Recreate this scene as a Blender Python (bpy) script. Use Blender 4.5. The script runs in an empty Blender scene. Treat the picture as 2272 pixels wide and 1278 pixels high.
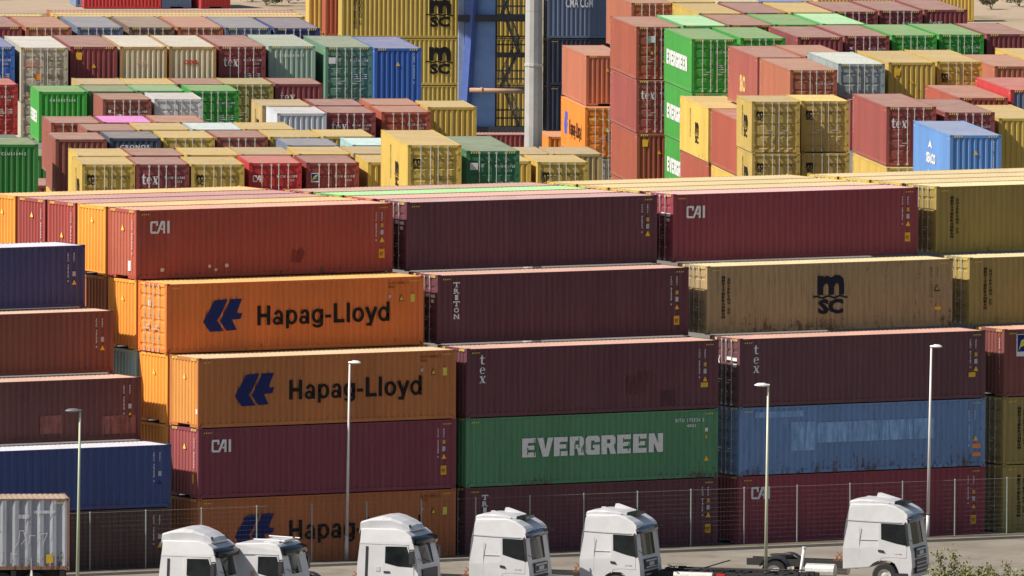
import bpy, bmesh, math, random
from mathutils import Vector, Matrix
random.seed(7)
D = bpy.data; SC = bpy.context.scene; COL = SC.collection
R = math.radians
# ---------------------------------------------------------------- camera, sky, sun, exposure
cam = D.objects.new("camera", D.cameras.new("camera")); COL.objects.link(cam); SC.camera = cam
cam.data.sensor_width = 36; cam.data.lens = 462.05
cam.data.clip_start = 5; cam.data.clip_end = 6000
_r = Vector((0.86484615, -0.50200186, 0.00593835)); _u = Vector((0.02902105, 0.06179905, 0.99766661)); _f = Vector((0.50119748, 0.86265579, -0.06801529))
cam.matrix_world = Matrix(((_r.x, _u.x, -_f.x, -257.974), (_r.y, _u.y, -_f.y, -470.891), (_r.z, _u.z, -_f.z, 48.277), (0, 0, 0, 1)))
SUN_EL = R(46); SUN_AZ = (-math.cos(R(-12)), -math.sin(R(-12)))      # horizontal direction towards the sun
sunv = Vector((SUN_AZ[0] * math.cos(SUN_EL), SUN_AZ[1] * math.cos(SUN_EL), math.sin(SUN_EL)))
W = D.worlds.new("World"); SC.world = W; W.use_nodes = True
nt = W.node_tree; sky = nt.nodes.new("ShaderNodeTexSky"); sky.sky_type = 'NISHITA'; sky.sun_disc = False
sky.sun_elevation = SUN_EL; sky.sun_rotation = math.atan2(sunv.x, sunv.y); sky.air_density = 1.2; sky.dust_density = 1.5
bg = nt.nodes["Background"]; nt.links.new(sky.outputs[0], bg.inputs[0]); bg.inputs[1].default_value = 0.065
sl = D.lights.new("sun", 'SUN'); sl.energy = 5.0; sl.angle = R(0.5); sl.color = (1.0, 0.93, 0.82)
so = D.objects.new("sun", sl); COL.objects.link(so); so.rotation_euler = sunv.to_track_quat('Z', 'Y').to_euler(); so.location = (0, 0, 200)
SC.view_settings.view_transform = 'Standard'; SC.view_settings.look = 'None'; SC.view_settings.exposure = 0.30; SC.view_settings.gamma = 1

# ---------------------------------------------------------------- materials
def newmat(n):
    m = D.materials.new(n); m.use_nodes = True
    return m, m.node_tree, m.node_tree.nodes["Principled BSDF"]
def node(t, ty, **kw):
    n = t.nodes.new(ty)
    for k, v in kw.items():
        if k.startswith("i_"):
            key = k[2:]; n.inputs[int(key) if key.isdigit() else key].default_value = v
        else: setattr(n, k, v)
    return n
def mixc(t, fac, a, b, mode='MIX'):
    m = t.nodes.new("ShaderNodeMix"); m.data_type = 'RGBA'; m.blend_type = mode
    for s, v in ((m.inputs[0], fac), (m.inputs[6], a), (m.inputs[7], b)):
        if isinstance(v, bpy.types.NodeSocket): t.links.new(v, s)
        else: s.default_value = v if not isinstance(v, tuple) else (*v[:3], 1)
    return m.outputs[2]
def ramp(t, src, a, b, ca=(0, 0, 0), cb=(1, 1, 1)):
    r = t.nodes.new("ShaderNodeValToRGB"); t.links.new(src, r.inputs[0])
    r.color_ramp.elements[0].position = a; r.color_ramp.elements[1].position = b
    r.color_ramp.elements[0].color = (*ca, 1); r.color_ramp.elements[1].color = (*cb, 1)
    return r.outputs[0]
def mathn(t, op, a, b=0.0, clamp=False):
    m = t.nodes.new("ShaderNodeMath"); m.operation = op; m.use_clamp = clamp
    for i, v in enumerate((a, b)):
        if isinstance(v, bpy.types.NodeSocket): t.links.new(v, m.inputs[i])
        else: m.inputs[i].default_value = v
    return m.outputs[0]
def noise(t, vec, scale, detail=3, rough=.55):
    n = node(t, "ShaderNodeTexNoise"); n.inputs["Scale"].default_value = scale; n.inputs["Detail"].default_value = detail; n.inputs["Roughness"].default_value = rough
    t.links.new(vec, n.inputs["Vector"]); return n.outputs[0]
def coords(t, scale=(1, 1, 1)):
    tc = t.nodes.new("ShaderNodeTexCoord"); oi = t.nodes.new("ShaderNodeObjectInfo")
    ad = t.nodes.new("ShaderNodeVectorMath"); ad.operation = 'MULTIPLY_ADD'
    t.links.new(oi.outputs["Location"], ad.inputs[0]); ad.inputs[1].default_value = (7.31, 3.17, 5.53); t.links.new(tc.outputs["Object"], ad.inputs[2])
    mp = t.nodes.new("ShaderNodeMapping"); mp.inputs[3].default_value = scale; t.links.new(ad.outputs[0], mp.inputs[0])
    return tc, oi, ad.outputs[0], mp.outputs[0]
def paint_mat(n, roof=False):
    m, t, p = newmat(n)
    tc, oi, v, vs = coords(t, (2.2, 2.2, 0.18) if not roof else (2.5, .5, 1))
    sep = t.nodes.new("ShaderNodeSeparateXYZ"); t.links.new(tc.outputs["Object"], sep.inputs[0])
    col = oi.outputs["Color"]; wear = oi.outputs["Alpha"]
    big = noise(t, v, .35, 3); streak = noise(t, vs, 3.0, 4); fine = noise(t, v, 14, 4, .7); spots = noise(t, v, 5.5, 5, .7)
    c = mixc(t, mathn(t, 'MULTIPLY', ramp(t, big, .35, .7), .34), col, mixc(t, 1.0, col, (.78, .78, .82), 'MULTIPLY'))
    pn = t.nodes.new("ShaderNodeTexWhiteNoise"); pn.noise_dimensions = '2D'; cb = t.nodes.new("ShaderNodeCombineXYZ")
    t.links.new(mathn(t, 'FLOOR', mathn(t, 'ADD', mathn(t, 'MULTIPLY', sep.outputs[1], .86), mathn(t, 'MULTIPLY', sep.outputs[0], .7))), cb.inputs[0]); t.links.new(oi.outputs["Random"], cb.inputs[1]); t.links.new(cb.outputs[0], pn.inputs["Vector"])
    c = mixc(t, 1.0, c, ramp(t, pn.outputs[0], 0, 1, (.93,) * 3, (1.07,) * 3), 'MULTIPLY')
    c = mixc(t, mathn(t, 'MULTIPLY', ramp(t, streak, .45, .75), .16), c, mixc(t, .35, mixc(t, 1.0, col, (1.3, 1.3, 1.3), 'MULTIPLY'), (.42, .38, .33)))
    dirt = mathn(t, 'MULTIPLY', ramp(t, noise(t, vs, 5.0, 5, .65), .5, .8), mathn(t, 'ADD', mathn(t, 'MULTIPLY', wear, .6), .17))
    c = mixc(t, dirt, c, (.10, .075, .055))
    if roof:
        c = mixc(t, mathn(t, 'MULTIPLY', ramp(t, noise(t, v, 1.1, 5, .7), .3, .7), .42), c, (.50, .42, .34))
        c = mixc(t, mathn(t, 'MULTIPLY', ramp(t, noise(t, vs, 1.7, 5, .75), .55, .75), .6), c, (.26, .17, .11))
    else:
        low = mathn(t, 'MULTIPLY', ramp(t, sep.outputs[2], .1, .9, (1, 1, 1), (0, 0, 0)), ramp(t, noise(t, v, .5, 2), .40, .62))
        th = mathn(t, 'ADD', mathn(t, 'MULTIPLY', low, .15), mathn(t, 'MULTIPLY', mathn(t, 'MULTIPLY', wear, ramp(t, big, .3, .65, (.35,) * 3, (1.1,) * 3)), .17))
        rust = ramp(t, mathn(t, 'ADD', mathn(t, 'ADD', mathn(t, 'MULTIPLY', spots, .55), mathn(t, 'MULTIPLY', streak, .45)), th), .70, .78)
        c = mixc(t, mathn(t, 'MULTIPLY', rust, .8), c, mixc(t, ramp(t, fine, .4, .6), (.13, .045, .02), (.045, .025, .02)))
    t.links.new(c, p.inputs["Base Color"])
    t.links.new(ramp(t, fine, .3, .8, (.42,) * 3, (.68,) * 3), p.inputs["Roughness"])
    p.inputs["Specular IOR Level"].default_value = .35
    p.inputs["Sheen Weight"].default_value = .10; p.inputs["Sheen Roughness"].default_value = .55; p.inputs["Sheen Tint"].default_value = (1.0, .93, .82, 1)
    b = node(t, "ShaderNodeBump"); b.inputs["Strength"].default_value = .35; b.inputs["Distance"].default_value = .06
    t.links.new(mathn(t, 'ADD', big, mathn(t, 'MULTIPLY', spots, .3)), b.inputs["Height"]); t.links.new(b.outputs[0], p.inputs["Normal"])
    return m
def simple(n, col, rough=.6, metal=0, var=.15, scale=3.0, spec=.4, obj=False):
    m, t, p = newmat(n); tc, oi, v, vs = coords(t)
    base = oi.outputs["Color"] if obj else (*col, 1)
    k = ramp(t, noise(t, v, scale, 4, .65), .3, .75, (1 - var,) * 3, (1 + var,) * 3)
    t.links.new(mixc(t, 1.0, base, k, 'MULTIPLY'), p.inputs["Base Color"])
    p.inputs["Roughness"].default_value = rough; p.inputs["Metallic"].default_value = metal; p.inputs["Specular IOR Level"].default_value = spec
    return m
PAINT = paint_mat("container_paint"); ROOF = paint_mat("roof_paint", True)
DECAL = simple("lettering_paint", (1, 1, 1), .8, 0, .12, 9, spec=.12, obj=True)
def chip(m):
    t = m.node_tree; p = t.nodes["Principled BSDF"]; out = t.nodes["Material Output"]; tc, oi, v, vs = coords(t, (3, 3, .7))
    tr = t.nodes.new("ShaderNodeBsdfTransparent"); mx = t.nodes.new("ShaderNodeMixShader"); t.links.new(ramp(t, noise(t, vs, 4.5, 6, .8), .62, .66), mx.inputs[0])
    t.links.new(p.outputs[0], mx.inputs[1]); t.links.new(tr.outputs[0], mx.inputs[2]); t.links.new(mx.outputs[0], out.inputs[0])
chip(DECAL)
PATCH = simple("repaired_paint", (1, 1, 1), .6, 0, .18, 2.5, spec=.3, obj=True)
def fade(m):
    t = m.node_tree; p = t.nodes["Principled BSDF"]; out = t.nodes["Material Output"]; tc, oi, v, vs = coords(t, (2.5, 3.4, .35))
    tr = t.nodes.new("ShaderNodeBsdfTransparent"); mx = t.nodes.new("ShaderNodeMixShader"); t.links.new(ramp(t, noise(t, vs, 1.6, 6, .7), .40, .68, (.0,) * 3, (.75,) * 3), mx.inputs[0])
    t.links.new(p.outputs[0], mx.inputs[1]); t.links.new(tr.outputs[0], mx.inputs[2]); t.links.new(mx.outputs[0], out.inputs[0])
fade(PATCH)
GALV = simple("galvanised_steel", (.62, .60, .57), .45, .35, .2, 6)
DARK = simple("dark_steel", (.03, .028, .027), .7)
WPAINT = simple("white_truck_paint", (.58, .58, .60), .30, 0, .07, 1.6, .5)
GLASS = simple("tinted_glass", (.012, .015, .017), .08, 0, .5, 2.5, .28)
PLAST = simple("black_plastic", (.035, .035, .04), .45)
RUBBER = simple("rubber", (.025, .025, .025), .8)
CRBLUE = simple("crane_paint", (.24, .38, .68), .45, 0, .18, .6)
CONC = simple("grey_concrete", (.42, .42, .42), .8, 0, .12, 1.2)
POLE = simple("pole_paint", (1, 1, 1), .45, .1, .1, 1.0, obj=True)

# ---------------------------------------------------------------- mesh helpers
class MB:
    def __init__(s): s.v = []; s.f = []; s.m = []
    def poly(s, pts, mi=0):
        b = len(s.v); s.v += [tuple(p) for p in pts]; s.f.append(tuple(range(b, b + len(pts)))); s.m.append(mi)
    def box(s, x0, x1, y0, y1, z0, z1, mi=0):
        b = len(s.v); s.v += [(x, y, z) for z in (z0, z1) for y in (y0, y1) for x in (x0, x1)]
        for q in ((0, 2, 3, 1), (4, 5, 7, 6), (0, 1, 5, 4), (2, 6, 7, 3), (0, 4, 6, 2), (1, 3, 7, 5)): s.f.append(tuple(b + i for i in q)); s.m.append(mi)
    def tube(s, a, b, r, n=6, r2=None, mi=0, cap=True):
        a = Vector(a); b = Vector(b); d = (b - a).normalized(); r2 = r if r2 is None else r2
        x = d.cross(Vector((0, 0, 1)) if abs(d.z) < .9 else Vector((1, 0, 0))).normalized(); y = d.cross(x); o = len(s.v)
        for c, rr in ((a, r), (b, r2)):
            for i in range(n):
                w = 2 * math.pi * i / n; s.v.append(tuple(c + x * math.cos(w) * rr + y * math.sin(w) * rr))
        for i in range(n): j = (i + 1) % n; s.f.append((o + i, o + j, o + n + j, o + n + i)); s.m.append(mi)
        if cap: s.f.append(tuple(o + i for i in reversed(range(n)))); s.f.append(tuple(o + n + i for i in range(n))); s.m += [mi, mi]
    def grid(s, rows, mi=0):                                  # rows of equal point counts -> quads
        b = len(s.v); n = len(rows[0])
        for r in rows: s.v += [tuple(p) for p in r]
        for i in range(len(rows) - 1):
            for j in range(n - 1): a = b + i * n + j; s.f.append((a, a + 1, a + n + 1, a + n)); s.m.append(mi)
    def mesh(s, name, mats, smooth=False):
        me = D.meshes.new(name); me.from_pydata(s.v, [], s.f)
        for m in mats: me.materials.append(m)
        me.polygons.foreach_set("material_index", s.m)
        if smooth: me.polygons.foreach_set("use_smooth", [True] * len(s.f))
        me.update(); return me
def link(name, me, parent=None, col=None, loc=None, rot=None):
    o = D.objects.new(name, me); COL.objects.link(o)
    if parent: o.parent = parent
    if col: o.color = (*col[:3], col[3] if len(col) > 3 else .3)
    if loc: o.location = loc
    if rot: o.rotation_euler = rot
    return o
def thing(name, label, cat, loc=(0, 0, 0), rz=0, group=None, me=None):
    o = D.objects.new(name, me); COL.objects.link(o); o.location = loc; o.rotation_euler = (0, 0, rz)
    if me is None: o.empty_display_size = .5
    o["label"] = label; o["category"] = cat
    if group: o["group"] = group
    return o
def struct(name, me, kind='structure'):
    o = D.objects.new(name, me); COL.objects.link(o); o["kind"] = kind; return o

# ---------------------------------------------------------------- container meshes (local: x across, y along, z up; front end at y = 0)
CW = 2.438; LEN = {20: 6.058, 40: 12.192, 45: 13.716}
_c = {}
def cached(key, fn):
    if key not in _c: _c[key] = fn()
    return _c[key]
def wave(a, b, pitch, d0, d1, flat=.3):
    """trapezoid corrugation: list of (position, depth)"""
    n = max(1, round((b - a) / pitch)); p = (b - a) / n; out = [(a, d0)]
    for i in range(n):
        s = a + i * p
        out += [(s + p * flat * .5, d0), (s + p * (.5 - flat * .5 + .02), d1), (s + p * (.5 + flat * .5 - .02), d1), (s + p * (1 - flat * .5), d0)]
    out.append((b, d0)); return out
def frame_mesh(L, h, tunnel):
    b = MB(); P = .15
    for x0, x1 in ((.004, P), (CW - P, CW - .004)):
        for y0, y1 in ((.004, .11), (L - .11, L - .004)): b.box(x0, x1, y0, y1, .11, h - .11)
        b.box(x0 + .002, x0 + .056 if x0 < 1 else x1 - .002, .16, L - .16, .03, .17) if x0 < 1 else b.box(CW - .06, CW - .006, .16, L - .16, .03, .17)
        if x0 < 1: b.box(.008, .07, .17, L - .17, h - .085, h - .022)
        else: b.box(CW - .07, CW - .008, .17, L - .17, h - .085, h - .022)
    for y0, y1 in ((.006, .07), (L - .07, L - .006)): b.box(P + .02, CW - P - .02, y0, y1, h - .145, h - .022)
    segs = ((P + .02, .70), (1.74, CW - P - .02)) if tunnel else ((P + .02, CW - P - .02),)
    for a, c in segs: b.box(a, c, .006, .07, .03, .17)
    if tunnel: b.box(.70, 1.74, .012, .07, .135, .175)
    b.box(P + .02, CW - P - .02, L - .07, L - .006, .03, .17)
    for x0 in (0, CW - .162):
        for y0 in (0, L - .178):
            for z0 in (0, h - .118):
                b.box(x0, x0 + .162, y0, y0 + .178, z0, z0 + .118)
                ye = -.002 if y0 == 0 else L + .002; xe = -.002 if x0 == 0 else CW + .002
                b.poly([(x0 + .055, ye, z0 + .03), (x0 + .107, ye, z0 + .03), (x0 + .107, ye, z0 + .09), (x0 + .055, ye, z0 + .09)], 1)
                b.poly([(xe, y0 + .06, z0 + .03), (xe, y0 + .12, z0 + .03), (xe, y0 + .12, z0 + .09), (xe, y0 + .06, z0 + .09)], 1)
    b.box(.07, CW - .07, .07, L - .07, .10, .13, 1)
    return b.mesh("frame", [PAINT, DARK])
def side_mesh(L, h, right, pitch=.278):
    b = MB(); w = wave(.11, L - .11, pitch, .010, .062); zb, zt = .165, h - .08
    X = (lambda d: CW - d) if right else (lambda d: d)
    b.grid([[(X(d), y, zb) for y, d in w], [(X(d), y, zt) for y, d in w]] if not right else [[(X(d), y, zt) for y, d in w], [(X(d), y, zb) for y, d in w]])
    return b.mesh("side_panel", [PAINT])
def roof_mesh(L, h):
    b = MB(); w = wave(.17, L - .17, .21, .024, .044, .45)
    b.grid([[(.05, y, h - d) for y, d in w], [(CW - .05, y, h - d) for y, d in w]])
    b.poly([(.05, .03, h - .03), (CW - .05, .03, h - .03), (CW - .05, .18, h - .03), (.05, .18, h - .03)])
    b.poly([(.05, L - .18, h - .03), (CW - .05, L - .18, h - .03), (CW - .05, L - .03, h - .03), (.05, L - .03, h - .03)])
    return b.mesh("roof_panel", [ROOF])
def end_mesh(L, h, back=False):
    b = MB(); w = wave(.15, CW - .15, .252, .014, .060, .36); zb, zt = .165, h - .14
    Y = (lambda d: L - d) if back else (lambda d: d)
    b.grid([[(x, Y(d), zb) for x, d in w], [(x, Y(d), zt) for x, d in w]])
    return b.mesh("end_panel", [PAINT])
def door_mesh(h, right):
    b = MB(); x0, x1 = (.155, 1.212) if not right else (1.226, CW - .155); zb, zt = .18, h - .15
    n = 5 if h > 2.7 else 4; p = (zt - zb) / n; prof = [(zb, .03)]
    for i in range(n):
        s = zb + i * p; prof += [(s + .05, .03), (s + .085, .072)] + [(s + .15, .072), (s + .20, .034)]
    prof.append((zt, .034))
    xi = (x0 + .07, x1 - .07)
    b.grid([[(x, d, z) for x in xi] for z, d in prof])
    b.box(x0, xi[0], .022, .07, zb, zt); b.box(xi[1], x1, .022, .07, zb, zt)
    b.box(x0, x1, .02, .06, zt + .001, zt + .012); b.box(x0, x1, .02, .06, zb - .012, zb - .001)
    hx = x0 if not right else x1
    for k in range(4):
        z = zb + .22 + k * (zt - zb - .44) / 3; b.box(hx - .05, hx + .05, -.008, .021, z - .05, z + .05)
    b.poly([(x0, .075, zb), (x1, .075, zb), (x1, .075, zt), (x0, .075, zt)])
    return b.mesh("door", [PAINT])
def bar_mesh(h, x):
    b = MB(); b.tube((x, -.03, .07), (x, -.03, h - .05), .021, 6)
    for z in (.10, h - .11): b.box(x - .05, x + .05, -.045, .005, z - .05, z + .05)
    for z in (.62, 1.55, h - .5): b.box(x - .035, x + .035, -.012, .03, z - .03, z + .03)
    b.box(x - .02, x + .30, -.06, -.045, .98, 1.02) if x in (.60, 1.38) else b.box(x - .26, x + .02, -.063, -.048, 1.10, 1.14)
    return b.mesh("locking_bar", [GALV])
def hazard_mesh(L, h, ends=True):
    b = MB()
    for side in (0, 1):
        X = -.003 if side == 0 else CW + .003
        for y0 in (.24, L - .62):
            for k in range(4):
                y = y0 + k * .1; b.poly([(X, y, h - .22), (X, y + .045, h - .22), (X, y + .085, h - .165), (X, y + .04, h - .165)])
    for x0 in (.2, CW - .62):
        for k in range(4):
            x = x0 + k * .11; b.poly([(x, -.003, h - .13), (x + .05, -.003, h - .13), (x + .09, -.003, h - .03), (x + .04, -.003, h - .03)])
    return b.mesh("hazard_marking", [DECAL])

# ---------------------------------------------------------------- lettering in 2-D (u right, v up)
_t = {}
def glyphs(s, bold=0.0, sp=1.0, line=1.0, align='LEFT'):
    k = (s, bold, sp, line, align)
    if k not in _t:
        cu = D.curves.new("t", 'FONT'); cu.body = s; cu.offset = bold; cu.resolution_u = 2; cu.space_character = sp; cu.space_line = line; cu.align_x = align
        o = D.objects.new("t", cu); me = D.meshes.new_from_object(o)
        vs = [(v.co.x, v.co.y) for v in me.vertices]; fs = [tuple(p.vertices) for p in me.polygons]
        D.objects.remove(o); D.meshes.remove(me); D.curves.remove(cu)
        x0 = min(v[0] for v in vs); x1 = max(v[0] for v in vs); y0 = min(v[1] for v in vs); y1 = max(v[1] for v in vs)
        _t[k] = (vs, fs, x0, x1, y0, y1)
    return _t[k]
def text2d(s, u0, v0, w, h, bold=0.0, sp=1.0, line=1.0, align='LEFT'):
    """text fitted into the box u0..u0+w, v0..v0+h"""
    vs, fs, x0, x1, y0, y1 = glyphs(s, bold, sp, line, align)
    P = [(u0 + (x - x0) / (x1 - x0) * w, v0 + (y - y0) / (y1 - y0) * h) for x, y in vs]
    return [[P[i] for i in f] for f in fs]
def column(s, u0, vtop, w, pitch, bold=.02):
    n = len(s); out = []
    for i, ch in enumerate(s):
        if ch != ' ':
            ww = w * (.35 if ch in '1I' else 1)
            out += text2d(ch, u0 + (w - ww) / 2, vtop - (i + .82) * pitch, ww, pitch * .8, bold)
    return out
def rect(u0, v0, w, h): return [[(u0, v0), (u0 + w, v0), (u0 + w, v0 + h), (u0, v0 + h)]]
def place(polys, u0, v0, sx, sy): return [[(u0 + x * sx, v0 + y * sy) for x, y in p] for p in polys]
def tri(u, v, s): return [[(u - s / 2, v), (u + s / 2, v), (u, v + s * .95)]]
def stroke(pts, w):
    out = []
    for a, b in zip(pts, pts[1:]):
        d = Vector((b[0] - a[0], b[1] - a[1])); l = d.length; d /= l; n = Vector((-d.y, d.x)) * w / 2; e = d * w * .5
        A = Vector(a) - e; B = Vector(b) + e; out.append([tuple(A - n), tuple(B - n), tuple(B + n), tuple(A + n)])
    return out
def cai():
    w = .17
    return (stroke([(.58, .70), (.58, .91)], w) + stroke([(.42, .915), (.2, .915)], w) + [[(0, .1), (.17, .2), (.17, .8), (0, .9)]] + [[(0, .1), (.1, 0), (.62, 0), (.5, .17), (.17, .17), (.17, .2)]] + [[(0, .9), (.17, .8), (.17, .83), (.45, .83), (.45, 1), (.1, 1)]]
            + [[(.52, .0), (.70, 0), (1.10, .83), (1.10, 1), (.92, 1)]] + stroke([(1.18, .09), (1.18, .91)], w) + stroke([(.98, .36), (1.12, .36)], .14) + [[(1.45, 0), (1.65, 0), (1.65, 1), (1.45, 1)]])
EG = {'E': [[(0, 0), (.95, 0), (.95, .25), (.4, .25), (.4, .39), (.85, .39), (.85, .61), (.4, .61), (.4, .75), (.95, .75), (.95, 1), (0, 1)]],
      'V': [[(.33, 0), (.72, 0), (1.06, 1), (.68, 1), (.52, .4), (.36, 1), (-.04, 1)]],
      'R': [[(0, .66), (.38, .66), (.38, .78), (.62, .78), (.62, .66), (.98, .66), (.98, .86), (.84, 1), (0, 1)],
            [(0, 0), (.38, 0), (.38, .35), (.5, .35), (.62, 0), (1.02, 0), (.86, .42), (.98, .6), (.98, .66), (.62, .66), (.62, .57), (.38, .57), (.38, .66), (0, .66)]],
      'G': [[(.15, 0), (.98, 0), (.98, .52), (.5, .52), (.5, .36), (.62, .36), (.62, .25), (.38, .25), (.38, .75), (.62, .75), (.62, .66), (.98, .66), (.98, .88), (.85, 1), (.15, 1), (0, .86), (0, .14)]],
      'N': [[(0, 0), (.36, 0), (.36, .5), (.62, 0), (1.0, 0), (1.0, 1), (.64, 1), (.64, .5), (.38, 1), (0, 1)]]}
def evergreen():
    out = []
    for i, ch in enumerate("EVERGREEN"): out += place(EG[ch], i * 1.1, 0, 1, 1)
    return out                                                # 9.8 wide, 1 high
def msc():
    m = [[(-.66, .74), (-.66, 1.48), (-.40, 1.48), (-.36, 1.40), (-.2, 1.49), (0, 1.40), (.18, 1.49), (.42, 1.49), (.62, 1.35), (.66, 1.1), (.66, .74), (.40, .74), (.40, 1.05), (.34, 1.18), (.24, 1.18), (.16, 1.05), (.16, .74), (-.12, .74), (-.12, 1.05), (-.18, 1.18), (-.28, 1.18), (-.38, 1.05), (-.38, .74)]]
    wv = [(-.88 + .1 * i, .66 + .035 * math.sin(i * 1.05)) for i in range(18)]
    m += [[(wv[i][0], wv[i][1] - .035), (wv[i + 1][0], wv[i + 1][1] - .035), (wv[i + 1][0], wv[i + 1][1] + .035), (wv[i][0], wv[i][1] + .035)] for i in range(17)]
    m += text2d("SC", -.62, 0, 1.24, .58, .05)
    return m                                                   # 1.76 wide, 1.49 high
def hl_logo():
    a = [(1343, 930), (1418, 790), (1503, 785), (1462, 880), (1434, 925), (1478, 995), (1388, 998)]
    b = [(1522, 785), (1598, 785), (1560, 880), (1600, 880), (1588, 918), (1532, 922), (1563, 990), (1497, 995), (1452, 928), (1476, 885)]
    return [[((x - 1343) / 138.8, (998 - y) / 160.5) for x, y in reversed(p)] for p in (a, b)]
def ring(cx, cy, rx, ry, tx, ty, a0=0, a1=360, n=16):
    f = lambda a, k: (cx + math.cos(R(a)) * (rx - k * tx), cy + math.sin(R(a)) * (ry - k * ty)); o = []
    for i in range(n): p = a0 + (a1 - a0) * i / n; q = a0 + (a1 - a0) * (i + 1) / n; o.append([f(p, 0), f(q, 0), f(q, 1), f(p, 1)])
    return o
GR = {'H': (1.0, lambda: rect(.1, 0, .21, 1) + rect(.69, 0, .21, 1) + rect(.31, .40, .38, .18)),
      'L': (.82, lambda: rect(.1, 0, .21, 1) + rect(.31, 0, .47, .175)), 'l': (.39, lambda: rect(.09, 0, .2, 1)), '-': (.46, lambda: rect(.04, .27, .36, .16)),
      'o': (.85, lambda: ring(.42, .37, .37, .385, .20, .155)), 'p': (.85, lambda: rect(.08, -.21, .19, .94) + ring(.44, .37, .35, .385, .19, .15, n=18)),
      'd': (.85, lambda: rect(.57, 0, .19, 1) + ring(.40, .37, .35, .385, .19, .15, n=18)),
      'g': (.85, lambda: rect(.57, -.03, .19, .76) + ring(.40, .38, .35, .375, .19, .15, n=18) + ring(.42, -.02, .34, .205, .18, .14, 185, 360, 9)),
      'a': (.78, lambda: rect(.50, .0, .19, .48) + ring(.40, .46, .29, .29, .19, .15, 0, 165, 8) + ring(.33, .205, .28, .22, .17, .13, n=14)),
      'y': (.75, lambda: stroke([(.13, .66), (.36, .10)], .2) + stroke([(.63, .66), (.32, -.12)], .2) + rect(.08, -.215, .24, .15))}
def grotesk(s, u0, v0, w, cap):
    tot = sum(GR[c][0] for c in s); k = w / tot; u = u0; o = []
    for c in s: o += place(GR[c][1](), u, v0, k, cap); u += GR[c][0] * k
    return o
def ser_t(): return [(0, .62), (.12, .70), (.26, .97), (.37, .97), (.37, .70), (.60, .70), (.60, .61), (.37, .61), (.37, .17), (.43, .09), (.52, .1), (.62, .16), (.60, .06), (.45, 0), (.30, 0), (.19, .07), (.16, .2), (.16, .61), (0, .61)]
def ser_e():
    o = []; n = 12
    for i in range(n):
        a0 = R(2 + i * 26.5); a1 = R(2 + (i + 1) * 26.5)
        f = lambda a, k: (.34 + math.cos(a) * (.33 - k * (.07 + .10 * abs(math.cos(a)))), .35 + math.sin(a) * (.36 - k * .06))
        o.append([f(a0, 0), f(a1, 0), f(a1, 1), f(a0, 1)])
    o.append([(.16, .36), (.64, .36), (.64, .43), (.16, .43)]); return o
def ser_x():
    return [[(.05, .68), (.27, .68), (.66, .02), (.44, .02)], [(.03, .02), (.12, .02), (.34, .33), (.28, .40)], [(.40, .42), (.45, .34), (.66, .68), (.57, .68)], [(-.02, .68), (.36, .68), (.36, .73), (-.02, .73)], [(.46, .68), (.74, .68), (.74, .73), (.46, .73)], [(-.04, 0), (.25, 0), (.25, .05), (-.04, .05)], [(.34, 0), (.76, 0), (.76, .05), (.34, .05)]]
def tex_h(u, v, s, t): return place([ser_t()], u, v, s, t) + place(ser_e(), u + .66 * s, v, s, t) + place(ser_x(), u + 1.42 * s, v, s, t)
def tex_v(u, v, s): return place([ser_t()], u, v, s, s) + place(ser_e(), u, v - s, s, s) + place(ser_x(), u, v - 1.95 * s, s, s)
def triton(u, v, w, p):
    o = []
    for i, ch in enumerate("TRITON"):
        b = v - i * p - p * .82; hh = p * .8; ww = w * (.5 if ch == 'I' else .8)
        o += text2d(ch, u + (w - ww) / 2, b, ww, hh, .03)
        if ch in 'TI': o += rect(u + w * .25, b - .002, w * .5, hh * .12)
        if ch in 'RN': o += rect(u, b - .002, w * .4, hh * .12) + rect(u + w * .62, b - .002, w * .38, hh * .12)
        if ch == 'T': o += rect(u + .0, b + hh * .66, w * .12, hh * .34) + rect(u + w * .88, b + hh * .66, w * .12, hh * .34)
        if ch == 'I': o += rect(u + w * .25, b + hh * .9, w * .5, hh * .12)
    return o
WHITE = (.78, .76, .76); BLACK = (.02, .018, .018); NAVYL = (.02, .028, .12); YELS = (.85, .50, .05); ORS = (.85, .32, .04); REDS = (.6, .06, .05)
def decal(root, name, polys, face, col, L=12.192, lift=.004):
    if name in ('repaint_patch', 'repair_patch', 'sticker', 'soot_mark', 'warning_sticker') and len(polys) > 1:
        for q in polys: decal(root, name, [q], face, col, L, lift)
        return
    """flat lettering lying a few millimetres off one face of a container"""
    b = MB()
    for i, p in enumerate(polys):
        e = lift + (i % 9) * .0006
        if face == 'R': q = [(CW - .012 + .012 + e, u, v) for u, v in p]
        elif face == 'L': q = [(-e, L - u, v) for u, v in p]
        else: q = [(u, -e, v) for u, v in p]
        b.poly(q)
    return link(name, b.mesh(name, [PATCH if name in ('repaint_patch', 'repair_patch', 'soot_mark') else DECAL]), root, (*col, 1))

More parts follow.
